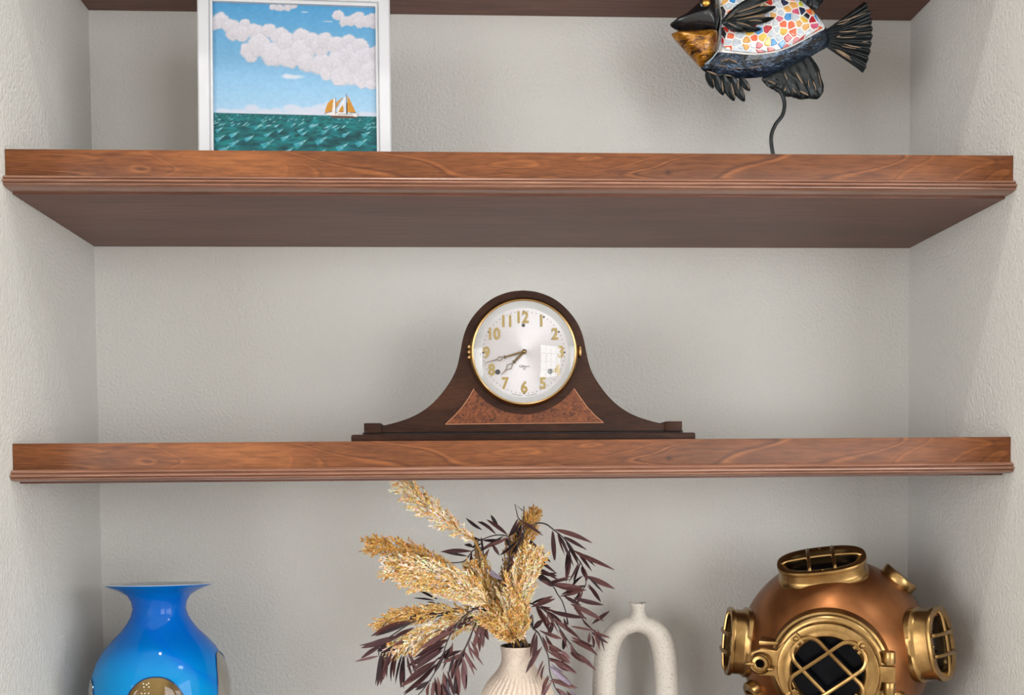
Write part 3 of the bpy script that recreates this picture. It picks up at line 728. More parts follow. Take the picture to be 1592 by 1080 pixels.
def build_clock():
    YF = -0.245; k = (YF - CAM.y) / F_PX
    o = at(815, 684, YF); yb = 540
    z548 = at(815.5, 548, YF).z
    X = lambda u: (u - 815.0) * k
    Z = lambda v_: z548 + (548 - v_) * k
    r = thing('mantel_clock', 'dark wooden tambour mantel clock with round silvered dial', 'clock', (o.x, YF, 0))
    mah = wood('dark_mahogany', (36, 21, 15), (52, 31, 22), (72, 44, 29), (5, 9, 24), 10, (60, 300, 420), 0.40, 0.3, 0.0, spec=0.13)
    burl = N('burl_veneer'); v = burl.coords((1, 1, 1.2))
    vo = burl.n('ShaderNodeTexVoronoi'); vo.inputs['Scale'].default_value = 190
    wv = burl.noise(v, 90, 4, 0.7, 1.5)
    mx = burl.n('ShaderNodeVectorMath', operation='ADD'); burl.l(v, mx.inputs[0])
    burl.l(mx.outputs[0], vo.inputs['Vector'])
    c = burl.ramp(wv, [(0.34, L4((44, 20, 11))), (0.46, L4((96, 50, 25))), (0.62, L4((120, 66, 34))), (0.8, L4((142, 86, 48)))])
    c = burl.mix(burl.ramp(vo.outputs['Distance'], [(0.1, (0.5, 0.5, 0.5)), (0.4, (0, 0, 0))]), c, L4((52, 26, 16)))
    burl.set(Base_Color=c, Roughness=0.38, Specular_IOR_Level=0.3); burl = burl.m
    brass = plain('clock_brass', (160, 130, 88), 0.28, 1.0, 0.08, 40)
    goldn = plain('gold_numeral', (176, 150, 86), 0.35, 0.6, 0.12, 300)
    dark = plain('dark_enamel', (34, 36, 44), 0.4)
    # case
    half = [(0, 452), (20, 454.2), (40, 460.8), (57, 471), (72, 485.3), (83, 500), (90.2, 515), (94.6, 530), (98, 548), (103, 569), (110, 585), (118.5, 598.5), (130, 613.5), (144, 627.5), (159, 638.5), (177, 647.5), (198, 654.5), (217, 659), (222, 660)]
    hp = smooth_open([(a, b) for a, b in half], 3)
    out = [(a * k, Z(b)) for a, b in hp] + [(222 * k, 0.0152), (-222 * k, 0.0152)] + [(-a * k, Z(b)) for a, b in hp[::-1][:-1]]
    MB().prism(out, 0, 0.105, bev=0.0012).build('case', mah, r, True, 35)
    MB().box(-266.5 * k, 266.5 * k, -0.012, 0.118, 0, 0.0125, bev=0.004).build('plinth', mah, r, True, 50)
    MB().box(-250 * k, 250 * k, 0.004, 0.1, 0.0118, 0.0158).build('shadow_gap_strip', plain('shadow_gap_black', (20, 12, 9), 0.6), r, False)  # inset black strip: the dark shadow line between plinth and case, as colour
    for s in (-1, 1):
        MB().box(s * 234 * k - 13.2 * k, s * 234 * k + 13.2 * k, -0.004, 0.108, 0.0148, Z(655.5), bev=0.002).build('end_block', mah, r, True, 50)
    # burl inlay with light stringing
    arc = [(95.5 * cos(a), 548 + 95.5 * sin(a)) for a in np.linspace(radians(35.6), radians(144.4), 28)]      # right -> left along the bottom of the dial
    sideL = [(-77.5, 603.6), (-86, 618), (-96, 632), (-108, 645), (-122, 658)]; sideR = [(124, 657), (110, 645), (98, 632), (88, 618), (78, 603.6)]
    poly = sideL + sideR + arc[1:-1]
    MB().prism([(a * k, Z(b)) for a, b in poly], -0.0006, 0.001).build('burl_inlay', burl, r, False)
    loop = [(a * k, -0.0007, Z(b)) for a, b in sideL]
    st = MB().tube(loop, 0.0005, 6); st.tube([(a * k, -0.0007, Z(b)) for a, b in sideR], 0.0005, 6); st.tube([(-122 * k, -0.0007, Z(658)), (124 * k, -0.0007, Z(657))], 0.0004, 6)
    st.build('stringing', plain('light_stringing', (186, 128, 92), 0.4), r)
    # dial and bezel, axis along -Y
    c0 = Matrix.Translation((0.5 * k, 0, Z(548))) @ Matrix.Rotation(radians(90), 4, 'X')       # local +z -> -Y
    MB().lathe([(84 * k, 0.0), (84.5 * k, 0.004), (83 * k, 0.0085), (80.5 * k, 0.0105), (78.2 * k, 0.0095), (77.8 * k, 0.007)], 96, c0).build('bezel', brass, r)
    MB().lathe([(78.2 * k, 0.0085), (76.5 * k, 0.0075), (71 * k, 0.0028), (68 * k, 0.0016)], 96, c0).build('dial_surround', plain('silvered_ring', (255, 255, 255), 0.3, 0.0, 0.01), r)
    dm = N('silvered_dial'); tg = dm.n('ShaderNodeTangent', direction_type='RADIAL', axis='Y')
    dm.set(Base_Color=dm.ramp(dm.noise(dm.coords(), 500, 2), [(0.3, L4((212, 207, 210))), (0.7, L4((222, 218, 221)))]), Metallic=0.55, Roughness=0.42, Anisotropic=0.75, Tangent=tg.outputs['Tangent'])
    dd = MB().lathe([(0.00001, 0.0), (20 * k, 0.0), (69 * k, 0.0)], 96).build('dial', dm.m, r)
    for vtx in dd.data.vertices: vtx.co = Vector((vtx.co.x, -vtx.co.z, vtx.co.y))
    dd.location = (0.5 * k, -0.0018, Z(548))
    q = lambda cx, cy: ((530 + cx / 2.793 - 815) * k, Z(430 + cy / 2.793))
    nums = {'12': (795, 178), '1': (874, 193), '2': (932, 250), '3': (958, 327), '4': (940, 405), '5': (878, 462), '6': (798, 479), '7': (716, 462), '8': (657, 403), '9': (635, 330), '10': (671, 249), '11': (724, 195)}
    for s, p in nums.items():
        me = text_mesh(s, 24.5 * k, 0.0007, 0.0007); me.name = 'numeral'; me.materials.append(goldn)
        ob = bpy.data.objects.new('numeral', me); COL.objects.link(ob); ob.parent = r
        x, z = q(*p); ob.location = (x, -0.0026, z); ob.scale = (0.86, 1, 1)
    tk = MB()
    for i in range(60):
        a = 2 * pi * i / 60; big = i % 5 == 0
        tk.lathe([(0.00001, 0.0005), ((1.5 if big else 0.7) * k, 0.0004), ((1.5 if big else 0.7) * k, -0.0002)], 10, Matrix.Translation((0.5 * k + 63 * k * sin(a), -0.0019, Z(548) + 63 * k * cos(a))) @ Matrix.Rotation(radians(90), 4, 'X'))
    tk.build('minute_track', dark, r)
    ft = MB()
    for i in range(-13, 14):
        if abs(i) < 2: continue
        a = i * 0.022
        ft.box(-0.0003 - 0.0002 * (i % 3), 0.0004, -0.00225, -0.0019, -0.00035, 0.00035 + 0.0002 * (i % 2), Matrix.Translation((0.5 * k + 66.3 * k * sin(a), 0, Z(548) - 66.3 * k * cos(a))))
    ft.build('maker_line', dark, r, False)
    for u, v_, rr in ((774.6, 578, 4.0), (856, 577.3, 4.2), (815, 506.3, 2.6)):
        M = Matrix.Translation((X(u), -0.0019, Z(v_))) @ Matrix.Rotation(radians(90), 4, 'X')
        MB().lathe([(0.00001, 0.0003), (rr * k * 0.45, 0.0003), (rr * k * 0.5, 0.0008), (rr * k * 0.95, 0.0008), (rr * k, 0.0)], 24, M).build('winding_hole', plain('winding_hole_dark', (22, 26, 40), 0.35), r)
    for s, sz, vy in (('Gilbert', 5.6, 569.3), ('1807', 2.9, 573.4)):
        me = text_mesh(s, sz * k, 0.0001); me.name = 'dial_lettering'; me.materials.append(dark)
        ob = bpy.data.objects.new('dial_lettering', me); COL.objects.link(ob); ob.parent = r; ob.location = (X(816), -0.0021, Z(vy))

    def hand(dx, dy, tot, d0, d1, hw, y, name, w0):
        a = atan2(dx, -dy); M = Matrix.Translation((X(816), y, Z(547))) @ Matrix.Rotation(a, 4, 'Y')
        mb = MB(); pr = lambda pts: mb.prism([(x * k, z * k) for x, z in pts], -0.0006, 0.0006, M)
        pr([(-w0, -2), (w0, -2), (w0 * 0.75, d0), (-w0 * 0.75, d0)])
        dm_ = d0 + (d1 - d0) * 0.5
        for s in (-1, 1):
            pr([(0, d0), (s * hw, dm_), (s * (hw - 1.1), dm_), (0, d0 + 2.0)]); pr([(s * hw, dm_), (0, d1), (0, d1 - 2.0), (s * (hw - 1.1), dm_)])
        pr([(-2.8, d0 - 2.2), (2.8, d0 - 2.2), (2.8, d0 - 0.6), (-2.8, d0 - 0.6)])
        pr([(-0.7, d1 - 0.6), (0.7, d1 - 0.6), (0.3, tot), (-0.3, tot)])
        return mb.build(name, handm, r, False)
    handm = plain('antique_gold_hand', (112, 88, 52), 0.28, 0.9, 0.1)
    hand(-212, 212, 51, 24, 41, 4.6, -0.0048, 'hour_hand', 2.0)
    hand(-370, 107, 65, 33, 46, 3.8, -0.0066, 'minute_hand', 1.7)
    MB().lathe([(0.00001, 0.0095), (1.8 * k, 0.0092), (3.6 * k, 0.0075), (4.0 * k, 0.004), (4.2 * k, 0.0)], 24, Matrix.Translation((X(816), 0, Z(547))) @ Matrix.Rotation(radians(90), 4, 'X')).build('center_cap', brass, r)
    # convex glass: thin pane, so straight-through with a mirror share by Fresnel
    g = N('convex_glass'); g.t.nodes.remove(g.b)
    tr = g.n('ShaderNodeBsdfTransparent'); gl = g.n('ShaderNodeBsdfGlossy'); gl.inputs['Roughness'].default_value = 0.02
    fr = g.n('ShaderNodeFresnel'); fr.inputs['IOR'].default_value = 1.55; ms = g.n('ShaderNodeMixShader')
    g.l(g.math('MULTIPLY', fr.outputs[0], 1.0), ms.inputs[0]); g.l(tr.outputs[0], ms.inputs[1]); g.l(gl.outputs[0], ms.inputs[2]); g.l(ms.outputs[0], g.out.inputs['Surface'])
    Rr = 79 * k; hgt = 0.013; Rs = (Rr * Rr + hgt * hgt) / (2 * hgt)
    MB().lathe([(max(1e-5, Rr * i / 16), 0.0092 + sqrt(Rs * Rs - (Rr * i / 16) ** 2) - (Rs - hgt)) for i in range(17)], 96, c0).build('dial_glass', g.m, r)
    hb = MB()
    for dz in (-8, 0, 8): hb.ball((X(730.5), -0.006, Z(548 + dz)), 4.0 * k, sc=(0.8, 1, 1))
    hb.box(X(730), X(735), -0.006, 0.0, Z(560), Z(537)); hb.build('bezel_hinge', brass, r)
    MB().ball((X(902.5), -0.005, Z(547)), 10 * k, sc=(0.3, 0.45, 1)).build('bezel_catch', brass, r)


build_clock()


# ------------------------------------------------------------------ blue glass vase
def build_blue_vase():
    Y0 = -0.17; k = (Y0 - CAM.y) / F_PX
    p = at(247, 908, Y0); zr = p.z - CZ
    Z = lambda y: zr - (y - 908) * k
    r = thing('glass_vase', 'bright blue glass vase with flared rim and clear amber windows', 'vase', (p.x, Y0, CZ))
    px = [(18, 1206), (60, 1206), (72, 1203), (84, 1190), (94, 1160), (101, 1120), (104, 1085), (102.5, 1060), (99, 1042), (92, 1022), (82, 1006), (69, 991), (57, 979), (47.5, 966), (42, 956), (39.3, 945), (41, 934), (47, 924), (58, 917.5), (70, 912.8), (79, 909.2), (81.3, 907.8)]
    ins = [(80.6, 906.6), (74, 907.4), (60, 911), (48, 918), (39, 928), (35.5, 945), (39, 960), (60, 985), (88, 1025), (98, 1085), (80, 1180), (1, 1190)]
    blue = N('blue_cased_glass'); tc = blue.n('ShaderNodeTexCoord'); sp = blue.n('ShaderNodeSeparateXYZ'); blue.l(tc.outputs['Object'], sp.inputs[0])
    zf = blue.math('DIVIDE', sp.outputs['Z'], zr)
    base = blue.ramp(zf, [(0.30, L4((0, 138, 200))), (0.60, L4((0, 128, 196))), (0.74, L4((0, 102, 186))), (0.93, L4((0, 96, 182))), (1.0, L4((6, 118, 190)))])
    # swirl seam: two depths of blue meeting along a curved line
    s1 = blue.math('ADD', blue.math('MULTIPLY', sp.outputs['X'], 0.95), sp.outputs['Z'])
    nz = blue.math('MULTIPLY', blue.noise(blue.coords((1, 1, 1)), 9, 1), 0.05)
    band = blue.ramp(blue.math('ADD', s1, nz), [(0.243, (0.0, 0, 0)), (0.262, (0.55, 0.55, 0.55)), (0.266, (0.25, 0.25, 0.25)), (0.31, (0.35, 0.35, 0.35))])
    col = blue.mix(band, base, L4((0, 88, 196)))
    blue.set(Base_Color=col, Roughness=0.05, Specular_IOR_Level=0.22)
    prof = [(1, 1206)] + px
    va = MB().lathe([(a * k, Z(b)) for a, b in prof], 96).build('vase_body', blue.m, r, True, 80)
    vb = MB().lathe([(a * k, Z(b)) for a, b in [px[-1]] + ins], 96).build('vase_lining', plain('white_lining_glass', (188, 200, 214), 0.08, var=0.02, Coat_Weight=0.5), r, True, 80)
    for ob in (va, vb):                              # hand-blown: the mouth leans back a little
        for q in ob.data.vertices:
            tt = min(1, max(0, (q.co.z - Z(960)) / (Z(925) - Z(960)))); q.co.z -= q.co.y * 0.06 * tt
    prof_o = sorted([(Z(b), a * k) for a, b in px[2:18]]); zz = np.array([a for a, _ in prof_o]); rr = np.array([b for _, b in prof_o])
    # angle 'towards the camera'
    fa = atan2(CAM.y - Y0, CAM.x - p.x)
    amber = N('amber_clear_glass'); v = amber.coords()
    na = amber.noise(amber.coords((1, 1, 0.35)), 22, 3, 0.5, 0.6)
    ac = amber.ramp(na, [(0.3, L4((58, 40, 8))), (0.5, L4((98, 72, 20))), (0.75, L4((126, 102, 52)))])
    amber.set(Base_Color=ac, Roughness=0.03, Specular_IOR_Level=0.5); amber = amber.m
    grey = N('smoky_clear_glass'); ng = grey.noise(grey.coords((1, 1, 0.5)), 16, 2)
    grey.set(Base_Color=grey.ramp(ng, [(0.35, L4((120, 116, 106))), (0.65, L4((150, 146, 138)))]), Roughness=0.05, Coat_Weight=0.8); grey = grey.m
    edge = plain('dark_blue_glass_rim', (0, 46, 96), 0.08, 0, 0.05)

    def lens(da, zc, ra, rz, mat, power=2.0):
        nA, nR = 56, 12; v = []; f = []

        def pt(a, z, off): q = float(np.interp(z, zz, rr)) + off; return (q * cos(a), q * sin(a), z)
        v.append(pt(fa + da, zc, 0.0016))
        ring = []
        for i in range(1, nR + 1):
            t = i / nR
            for j in range(nA):
                th = 2 * pi * j / nA; cx_, sx_ = cos(th), sin(th)
                ex = abs(cx_) ** (2 / power) * (1 if cx_ > 0 else -1); ez = abs(sx_) ** (2 / power) * (1 if sx_ > 0 else -1)
                P_ = pt(fa + da + ra * ex * t, zc + rz * ez * t, 0.0016 if i < nR else 0.0004); v.append(P_)
                if i == nR: ring.append(pt(fa + da + ra * ex, zc + rz * ez, 0.0006))
        for j in range(nA):
            jj = (j + 1) % nA; f.append((0, 1 + j, 1 + jj))
            for i in range(nR - 1): f.append((1 + i * nA + j, 1 + (i + 1) * nA + j, 1 + (i + 1) * nA + jj, 1 + i * nA + jj))
        w_ = MB().add(v, f).build('clear_window', mat, r, True, 180)
        MB().tube(ring, 0.0009, 8, closed=True).build('window_rim', edge, w_)
        return w_
    wf = lens(-0.09, Z(1107), 0.46, 0.0715, amber, 2.3)
    wf['label'] = 'amber clear window on the front of the vase'
    lens(1.28, Z(1110), 0.40, 0.094, grey, 2.6); lens(-1.42, Z(1115), 0.34, 0.07, grey, 2.4); lens(pi, Z(1125), 0.43, 0.07, amber)
    bub = MB()
    rg = random.Random(2)
    for u, v_ in ((228, 1064), (224, 1067.5), (231.5, 1067.5), (223, 1062.5), (231, 1062), (221, 1077), (226, 1077), (231.5, 1077), (225, 1072)):
        q = at(u, v_, Y0 - 0.098) - Vector((p.x, Y0, CZ)); a = atan2(q.y, q.x); z = q.z; q2 = float(np.interp(z, zz, rr)) + 0.0017
        bub.ball((q2 * cos(a), q2 * sin(a), z), 0.0011 if v_ != 1072 else 0.0006, seg=8)
    bub.build('glass_bubble', plain('bubble_white', (236, 230, 214), 0.1), wf)


build_blue_vase()


# ------------------------------------------------------------------ stoneware vases
def stoneware(name, c, spk, dens=0.5):
    k = N(name); v = k.coords()
    vo = k.n('ShaderNodeTexVoronoi'); vo.inputs['Scale'].default_value = 420; k.l(v, vo.inputs['Vector'])
    wn = k.n('ShaderNodeTexWhiteNoise', noise_dimensions='3D'); k.l(vo.outputs['Position'], wn.inputs['Vector'])
    dot = k.math('MULTIPLY', k.math('LESS_THAN', vo.outputs['Distance'], 0.30), k.math('GREATER_THAN', wn.outputs['Value'], dens))
    cc = lin(c); base = k.ramp(k.noise(v, 14, 3), [(0.3, tuple(x * 0.93 for x in cc)), (0.7, tuple(min(1, x * 1.04) for x in cc))])
    k.set(Base_Color=k.mix(k.math('MULTIPLY', dot, 0.6), base, L4(spk)), Roughness=0.55); k.bump(k.noise(v, 260, 2), 0.15, 0.0008)
    return k.m


BV_Y = -0.20
bv = at(804, 1004, BV_Y)


def build_ribbed_vase():
    k = (BV_Y - CAM.y) / F_PX; zr = bv.z - CZ; Z = lambda y: zr - (y - 1004) * k
    r = thing('stoneware_vase', 'speckled beige ribbed vase holding the dried bouquet', 'vase', (bv.x, BV_Y, CZ))
    m = stoneware('speckled_beige_stoneware', (216, 198, 182), (120, 84, 60), 0.62)
    key = [(26.2, 1003.2), (26.4, 1006), (25.0, 1012), (24.3, 1020), (25.2, 1028), (28.5, 1036), (34.5, 1045), (42, 1054.5), (49, 1065), (54.5, 1077), (59.5, 1092), (63.5, 1112), (64.5, 1132), (61, 1160), (53, 1186), (44, 1204), (42, 1211)]
    prof = smooth_open([(a, b) for a, b in key], 6)
    seg = 432; nr = 38

    def rf(t, z, r_):
        y = 1004 + (zr - z) / k
        am = min(1, max(0, (y - 1046) / 16)) * min(1, max(0, (1205 - y) / 25))
        ph = nr * (t + 0.0042 * (y - 1046))
        return r_ * (1 + 0.046 * am * (abs(cos(ph / 2)) * 2 - 1.2))
    MB().lathe([(a * k, Z(b)) for a, b in prof] + [(0.00001, Z(1211))], seg, rf=rf).build('vase_body', m, r, True, 180)
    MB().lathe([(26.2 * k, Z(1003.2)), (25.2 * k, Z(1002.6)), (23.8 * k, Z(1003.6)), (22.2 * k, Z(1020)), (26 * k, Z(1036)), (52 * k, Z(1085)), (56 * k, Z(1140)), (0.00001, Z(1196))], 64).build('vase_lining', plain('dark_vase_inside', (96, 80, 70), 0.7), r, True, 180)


build_ribbed_vase()


def build_arch_vase():
    Y0 = -0.085; k = (Y0 - CAM.y) / F_PX; p = at(988, 970, Y0); z0 = p.z - CZ; yb = 970 + z0 / k
    X = lambda u: (u - 988) * k
    Z = lambda y: z0 - (y - 970) * k
    c = [(937, 1080, 18.5), (938.5, 1040, 18.5), (942.5, 1012, 18.4), (951.5, 990, 17.0), (967, 975.5, 14.5), (989, 970, 12.8), (1010, 974.5, 15), (1025, 988, 17.8), (1033, 1010, 18.8), (1037, 1040, 18.8), (1038.5, 1080, 19), (1037, yb - 60, 19),
         (1022, yb - 28, 18), (988, yb - 16, 15.6), (954, yb - 28, 18), (938, yb - 60, 18.5)]
    loop = []
    pts = [Vector((X(a), 0, Z(b))) for a, b, _ in c]; n = len(c)
    cen = []; rad = []
    for i in range(n):
        for j in range(5):
            t = j / 5; p0, p1, p2, p3 = (pts[(i + q) % n] for q in (-1, 0, 1, 2))
            cen.append(0.5 * ((2 * p1) + (-p0 + p2) * t + (2 * p0 - 5 * p1 + 4 * p2 - p3) * t * t + (-p0 + 3 * p1 - 3 * p2 + p3) * t ** 3))
            rad.append((c[i][2] * (1 - t) + c[(i + 1) % n][2] * t) * k)
    mb = MB().tube(cen, rad, 24, closed=True)
    neck = [(19, 972), (17, 962), (13, 955.5), (11.3, 950), (11.0, 946), (12.2, 941), (14.6, 937.3), (15.0, 935.6), (13.2, 935.2), (9.5, 941), (8.2, 948), (8.0, 960), (0.01, 962)]
    mb.lathe([(a * k, Z(b)) for a, b in neck] + [(0.00001, Z(972)), (19 * k, Z(972))], 40, Matrix.Translation((X(992), 0, 0)), shape=lambda t, q: (q * cos(t), min(q, (11.6 + 0.1 * q / k) * k) * sin(t)))
    r = thing('arch_vase', 'speckled white arch shaped vase with an open middle and small flared neck', 'vase', (p.x, Y0, CZ), radians(4))
    o = mb.build('vase_body', stoneware('speckled_white_stoneware', (222, 214, 204), (112, 92, 76), 0.60), r, True, 180)
    rm = o.modifiers.new('remesh', 'REMESH'); rm.mode = 'VOXEL'; rm.voxel_size = 0.0013; rm.use_smooth_shade = True
    sm = o.modifiers.new('smooth', 'SMOOTH'); sm.factor = 0.5; sm.iterations = 16


build_arch_vase()


# ------------------------------------------------------------------ diving helmet
def build_helmet():
    Y0 = -0.185; C = at(1296, 1008, Y0); k = (C - CAM).dot(FW) / F_PX
    r = thing('diving_helmet', 'copper and brass diving helmet with grilled round front window', 'helmet', (C.x, Y0, CZ))
    et = (CAM - C).normalized(); er = (RT - et * RT.dot(et)).normalized(); eu = et.cross(er)
    base = Vector((0, 0, C.z - CZ)); R = 142
    cop = N('aged_copper'); v = cop.coords()
    n1 = cop.noise(v, 10, 3, 0.55, 0.5); n2 = cop.noise(v, 60, 3)
    cop.set(Base_Color=cop.ramp(n1, [(0.28, L4((104, 66, 40))), (0.5, L4((146, 94, 56))), (0.72, L4((168, 114, 72)))]), Metallic=0.92, Roughness=cop.ramp(n2, [(0.3, (0.34, 0.34, 0.34)), (0.7, (0.42, 0.42, 0.42))])); cop = cop.m
    br = N('aged_brass'); v = br.coords(); n1 = br.noise(v, 30, 4, 0.6)
    br.set(Base_Color=br.ramp(n1, [(0.3, L4((122, 92, 54))), (0.55, L4((156, 124, 78))), (0.8, L4((180, 150, 104)))]), Metallic=0.95, Roughness=0.27); br.bump(n1, 0.06, 0.001); br = br.m
    drk = N('dark_window_glass'); drk.set(Base_Color=drk.ramp(drk.noise(drk.coords(), 40, 2), [(0.4, L4((6, 7, 10))), (0.7, L4((14, 16, 22)))]), Roughness=0.12, Specular_IOR_Level=0.08); drk = drk.m

    def frame(d, up=Vector((0, 0, 1))):
        """Matrix whose +Z leaves the dome along view-frame direction d, origin at the dome centre, 1 unit = 1 photo pixel."""
        z = (er * d[0] + eu * d[1] + et * d[2]).normalized(); x = up.cross(z)
        x = er if x.length < 1e-3 else x.normalized(); y = z.cross(x)
        M = Matrix((x, y, z)).transposed().to_4x4()
        return Matrix.Translation(base) @ M @ Matrix.Scale(k, 4)
    # bonnet and the parts under it
    prof = [(0.01, R)] + [(R * sin(a), R * cos(a)) for a in np.linspace(0.05, radians(146), 40)]
    MB().lathe(prof, 96, Matrix.Translation(base) @ Matrix.Scale(k, 4)).build('bonnet', cop, r, True, 180)
    zb = -(C.z - CZ) / k
    MB().lathe([(80, -116), (92, -116), (95, -120), (95, -132), (92, -136), (80, -136)], 96, Matrix.Translation(base) @ Matrix.Scale(k, 4)).build('neck_ring', br, r, True, 40)
    MB().lathe([(88, -135), (104, -142), (130, -158), (150, zb + 14), (156, zb + 3), (158, zb), (150, zb), (90, -145)], 96, Matrix.Translation(base) @ Matrix.Scale(k, 4)).build('breastplate', cop, r, True, 40)

    def sup(a, b, pw=2.6):
        def s(t, off):
            c_, s_ = cos(t), sin(t); e = 2 / pw
            return ((a + off) * abs(c_) ** e * (1 if c_ >= 0 else -1), (b + off) * abs(s_) ** e * (1 if s_ >= 0 else -1))
        return s

    def port(d, dist, a, b, hgt, name, up=Vector((0, 0, 1)), roll=0):
        """Oval side light: flared ring, flange, recessed glass and a bulged bar grille. Long axis a is local x after roll."""
        M = frame(d, up) @ Matrix.Translation((0, 0, dist)) @ Matrix.Rotation(roll, 4, 'Z')
        ring = MB().lathe([(4, -hgt - 6), (4, -hgt + 1), (1, -hgt + 4), (0, -hgt + 7), (0, -6), (2.6, -5), (3.2, -2), (2.4, 0.6), (-1, 1), (-8, 1), (-10, -0.5), (-10.5, -12)], 72, M, shape=sup(a, b)).build(name, br, r, True, 45)
        gl = MB(); gl.lathe([(-a - b, -11), (-10, -11)], 72, M, shape=lambda t, off: (0.001 * cos(t), 0.001 * sin(t)) if off < -40 else sup(a, b)(t, off)); gl.build('port_glass', drk, ring)
        bars = MB()
        for x in (-0.29 * a, 0.29 * a):
            yb_ = b * (1 - abs(x / a) ** 2.6) ** (1 / 2.6) - 5
            bars.tube(smooth_open([(x, -yb_, 0), (x, -yb_ * 0.8, 5), (x, 0, 8), (x, yb_ * 0.8, 5), (x, yb_, 0)], 5), 2.9, 8, M)
        bars.tube(smooth_open([(-a + 6, 0, 0), (-a * 0.75, 0, 4), (0, 0, 6.4), (a * 0.75, 0, 4), (a - 6, 0, 0)], 6), 2.7, 8, M)
        bars.build('grille', br, ring)
        sc_ = MB()
        for t in (0.0, pi / 2, pi, -pi / 2):
            x, y = sup(a, b)(t, -4.5); sc_.ball((x, y, 1.4), 2.0, M, 10, (1, 1, 0.7))
        sc_.build('screw', br, ring)
        return ring
    t_ = port((-0.085, 0.862, 0.50), 154, 62, 42, 24, 'top_port', up=-et)
    # side ports stand upright, so their long axis is vertical
    port((-0.968, 0.075, 0.24), 163, 50, 42, 26, 'side_port', roll=pi / 2)
    port((0.895, 0.045, 0.44), 168, 51, 43, 30, 'side_port', roll=pi / 2)
    # small round cap
    Mc = frame((0.68, 0.725, 0.13))
    MB().lathe([(24, 132), (28, 138), (28.5, 140), (28.5, 151), (27, 153), (0.01, 153.6)], 48, Mc).build('vent_cap', br, r, True, 40)
    # front window: base flange, hinged door, glass, lugs, guard
    Mf = frame((-0.062, -0.212, 0.975)) @ Matrix.Translation((0, 0, 12))
    MB().lathe([(87, 90), (83.5, 112), (82, 121), (79, 122.5), (77.5, 126), (73, 129), (70, 129)], 96, Mf).build('window_flange', br, r, True, 35)
    door = MB().lathe([(70.5, 126), (70.5, 139), (69, 142), (66, 143), (60, 142), (55, 142.5), (52, 143.5), (50, 142), (48.6, 138), (48, 128)], 96, Mf)
    door.prism([(-46, 52), (-62, 36), (-71, 26), (-92, 28), (-106, 22), (-109, 8), (-106, -5), (-95, -11), (-74, -11), (-69, -22), (-60, -38), (-62, 0)], 0, 10, Mf @ Matrix.Translation((0, 0, 130)) @ Matrix.Rotation(radians(-90), 4, 'X') @ Matrix.Translation((0, -10, 0)), 1.2)
    door.box(66, 90, -11.5, 11, 128, 139, Mf, 1.2)
    door = door.build('window_door', br, r, True, 35)
    MB().lathe([(0.01, 131), (49, 131)], 64, Mf).build('window_glass', drk, r)
    for y0, y1 in ((12, 30), (-31, -13)):
        hg = MB(); hg.lathe([(0.01, y0), (7.5, y0), (8.2, y0 + 1), (8.2, y1 - 1), (7.5, y1), (0.01, y1)], 24, Mf @ Matrix.Translation((82, 0, 130)) @ Matrix.Rotation(radians(-90), 4, 'X') @ Matrix.Scale(-1, 4, (0, 0, 1)))
        hg.build('hinge_knuckle', br, r, True, 35)
    gd = MB()
    for ang in (radians(37), radians(-46)):
        hw, hl, rc = 22.5, 57, 19; P_ = []
        for (sx, sy, a0) in ((1, -1, -90), (1, 1, 0), (-1, 1, 90), (-1, -1, 180)):
            for j in range(7):
                a = radians(a0 + 90 * j / 6); P_.append((sx * (hl - rc) + rc * cos(a), sy * (hw - rc) + rc * sin(a)))
        lift = 3.0 if ang > 0 else 0.0
        Q = []
        for i in range(len(P_)):
            a, b = P_[i], P_[(i + 1) % len(P_)]
            for t in (0, 0.34, 0.67): Q.append((a[0] + (b[0] - a[0]) * t, a[1] + (b[1] - a[1]) * t))
        pts = [(x * cos(ang) - y * sin(ang), x * sin(ang) + y * cos(ang), 146 + lift * max(0, 1 - abs(x) / 40) + 3 * (1 - (x / 60) ** 2)) for x, y in Q]
        gd.tube(pts, 3.1, 8, Mf, closed=True)
    gd.build('window_guard', br, r)
    for (x, y) in ((-43, 47), (47, 41), (-49, -37), (43, -39)):
        a = atan2(y, x); Ml = Mf @ Matrix.Translation((x, y, 0)) @ Matrix.Rotation(a, 4, 'Z')
        lg = MB().box(-9, 6, -6.5, 6.5, 138, 147.5, Ml, 1.5); lg.box(-11.5, -6, -6.5, -2.5, 140, 151, Ml, 0.8); lg.box(-11.5, -6, 2.5, 6.5, 140, 151, Ml, 0.8); lg = lg.build('guard_lug', br, r, True, 40)
        MB().ball((0, 0, 149), 3.9, Ml, 12, (1, 1, 0.8)).build('bolt', br, lg)
    cl = MB(); Mw = Mf @ Matrix.Translation((-93, 8, 0))
    cl.lathe([(5, 139), (5, 147), (7, 149), (11, 148), (13.5, 144), (14, 139)], 32, Mw); cl.lathe([(10.5, 146), (13.5, 150), (16, 147), (16, 140)], 32, Mw)
    cl.ball((-15, -1, 147), 6.5, Mw, 14, (1.3, 0.55, 0.8)); cl.ball((14, -7, 148), 6.0, Mw, 14, (1.0, 0.5, 0.8))
    cl = cl.build('wing_nut', br, r, True, 40)
    MB().lathe([(0.01, 148.4), (4.8, 148.4), (5.2, 147)], 20, Mw).build('nut_hole', plain('dark_nut_hole', (8, 6, 5), 0.95, Specular_IOR_Level=0.0), cl)
    fl = MB().box(-97, -68, 30, 36, 84, 124, Mf, 1.5); fl.build('hasp', br, r, True, 40)
    # valve at lower left, stud at lower right
    Mv = frame((-0.80, -0.50, 0.33)); vl = MB().lathe([(24, 130), (26, 138), (26, 150), (23, 153), (15, 153), (14, 148), (0.01, 148)], 40, Mv)
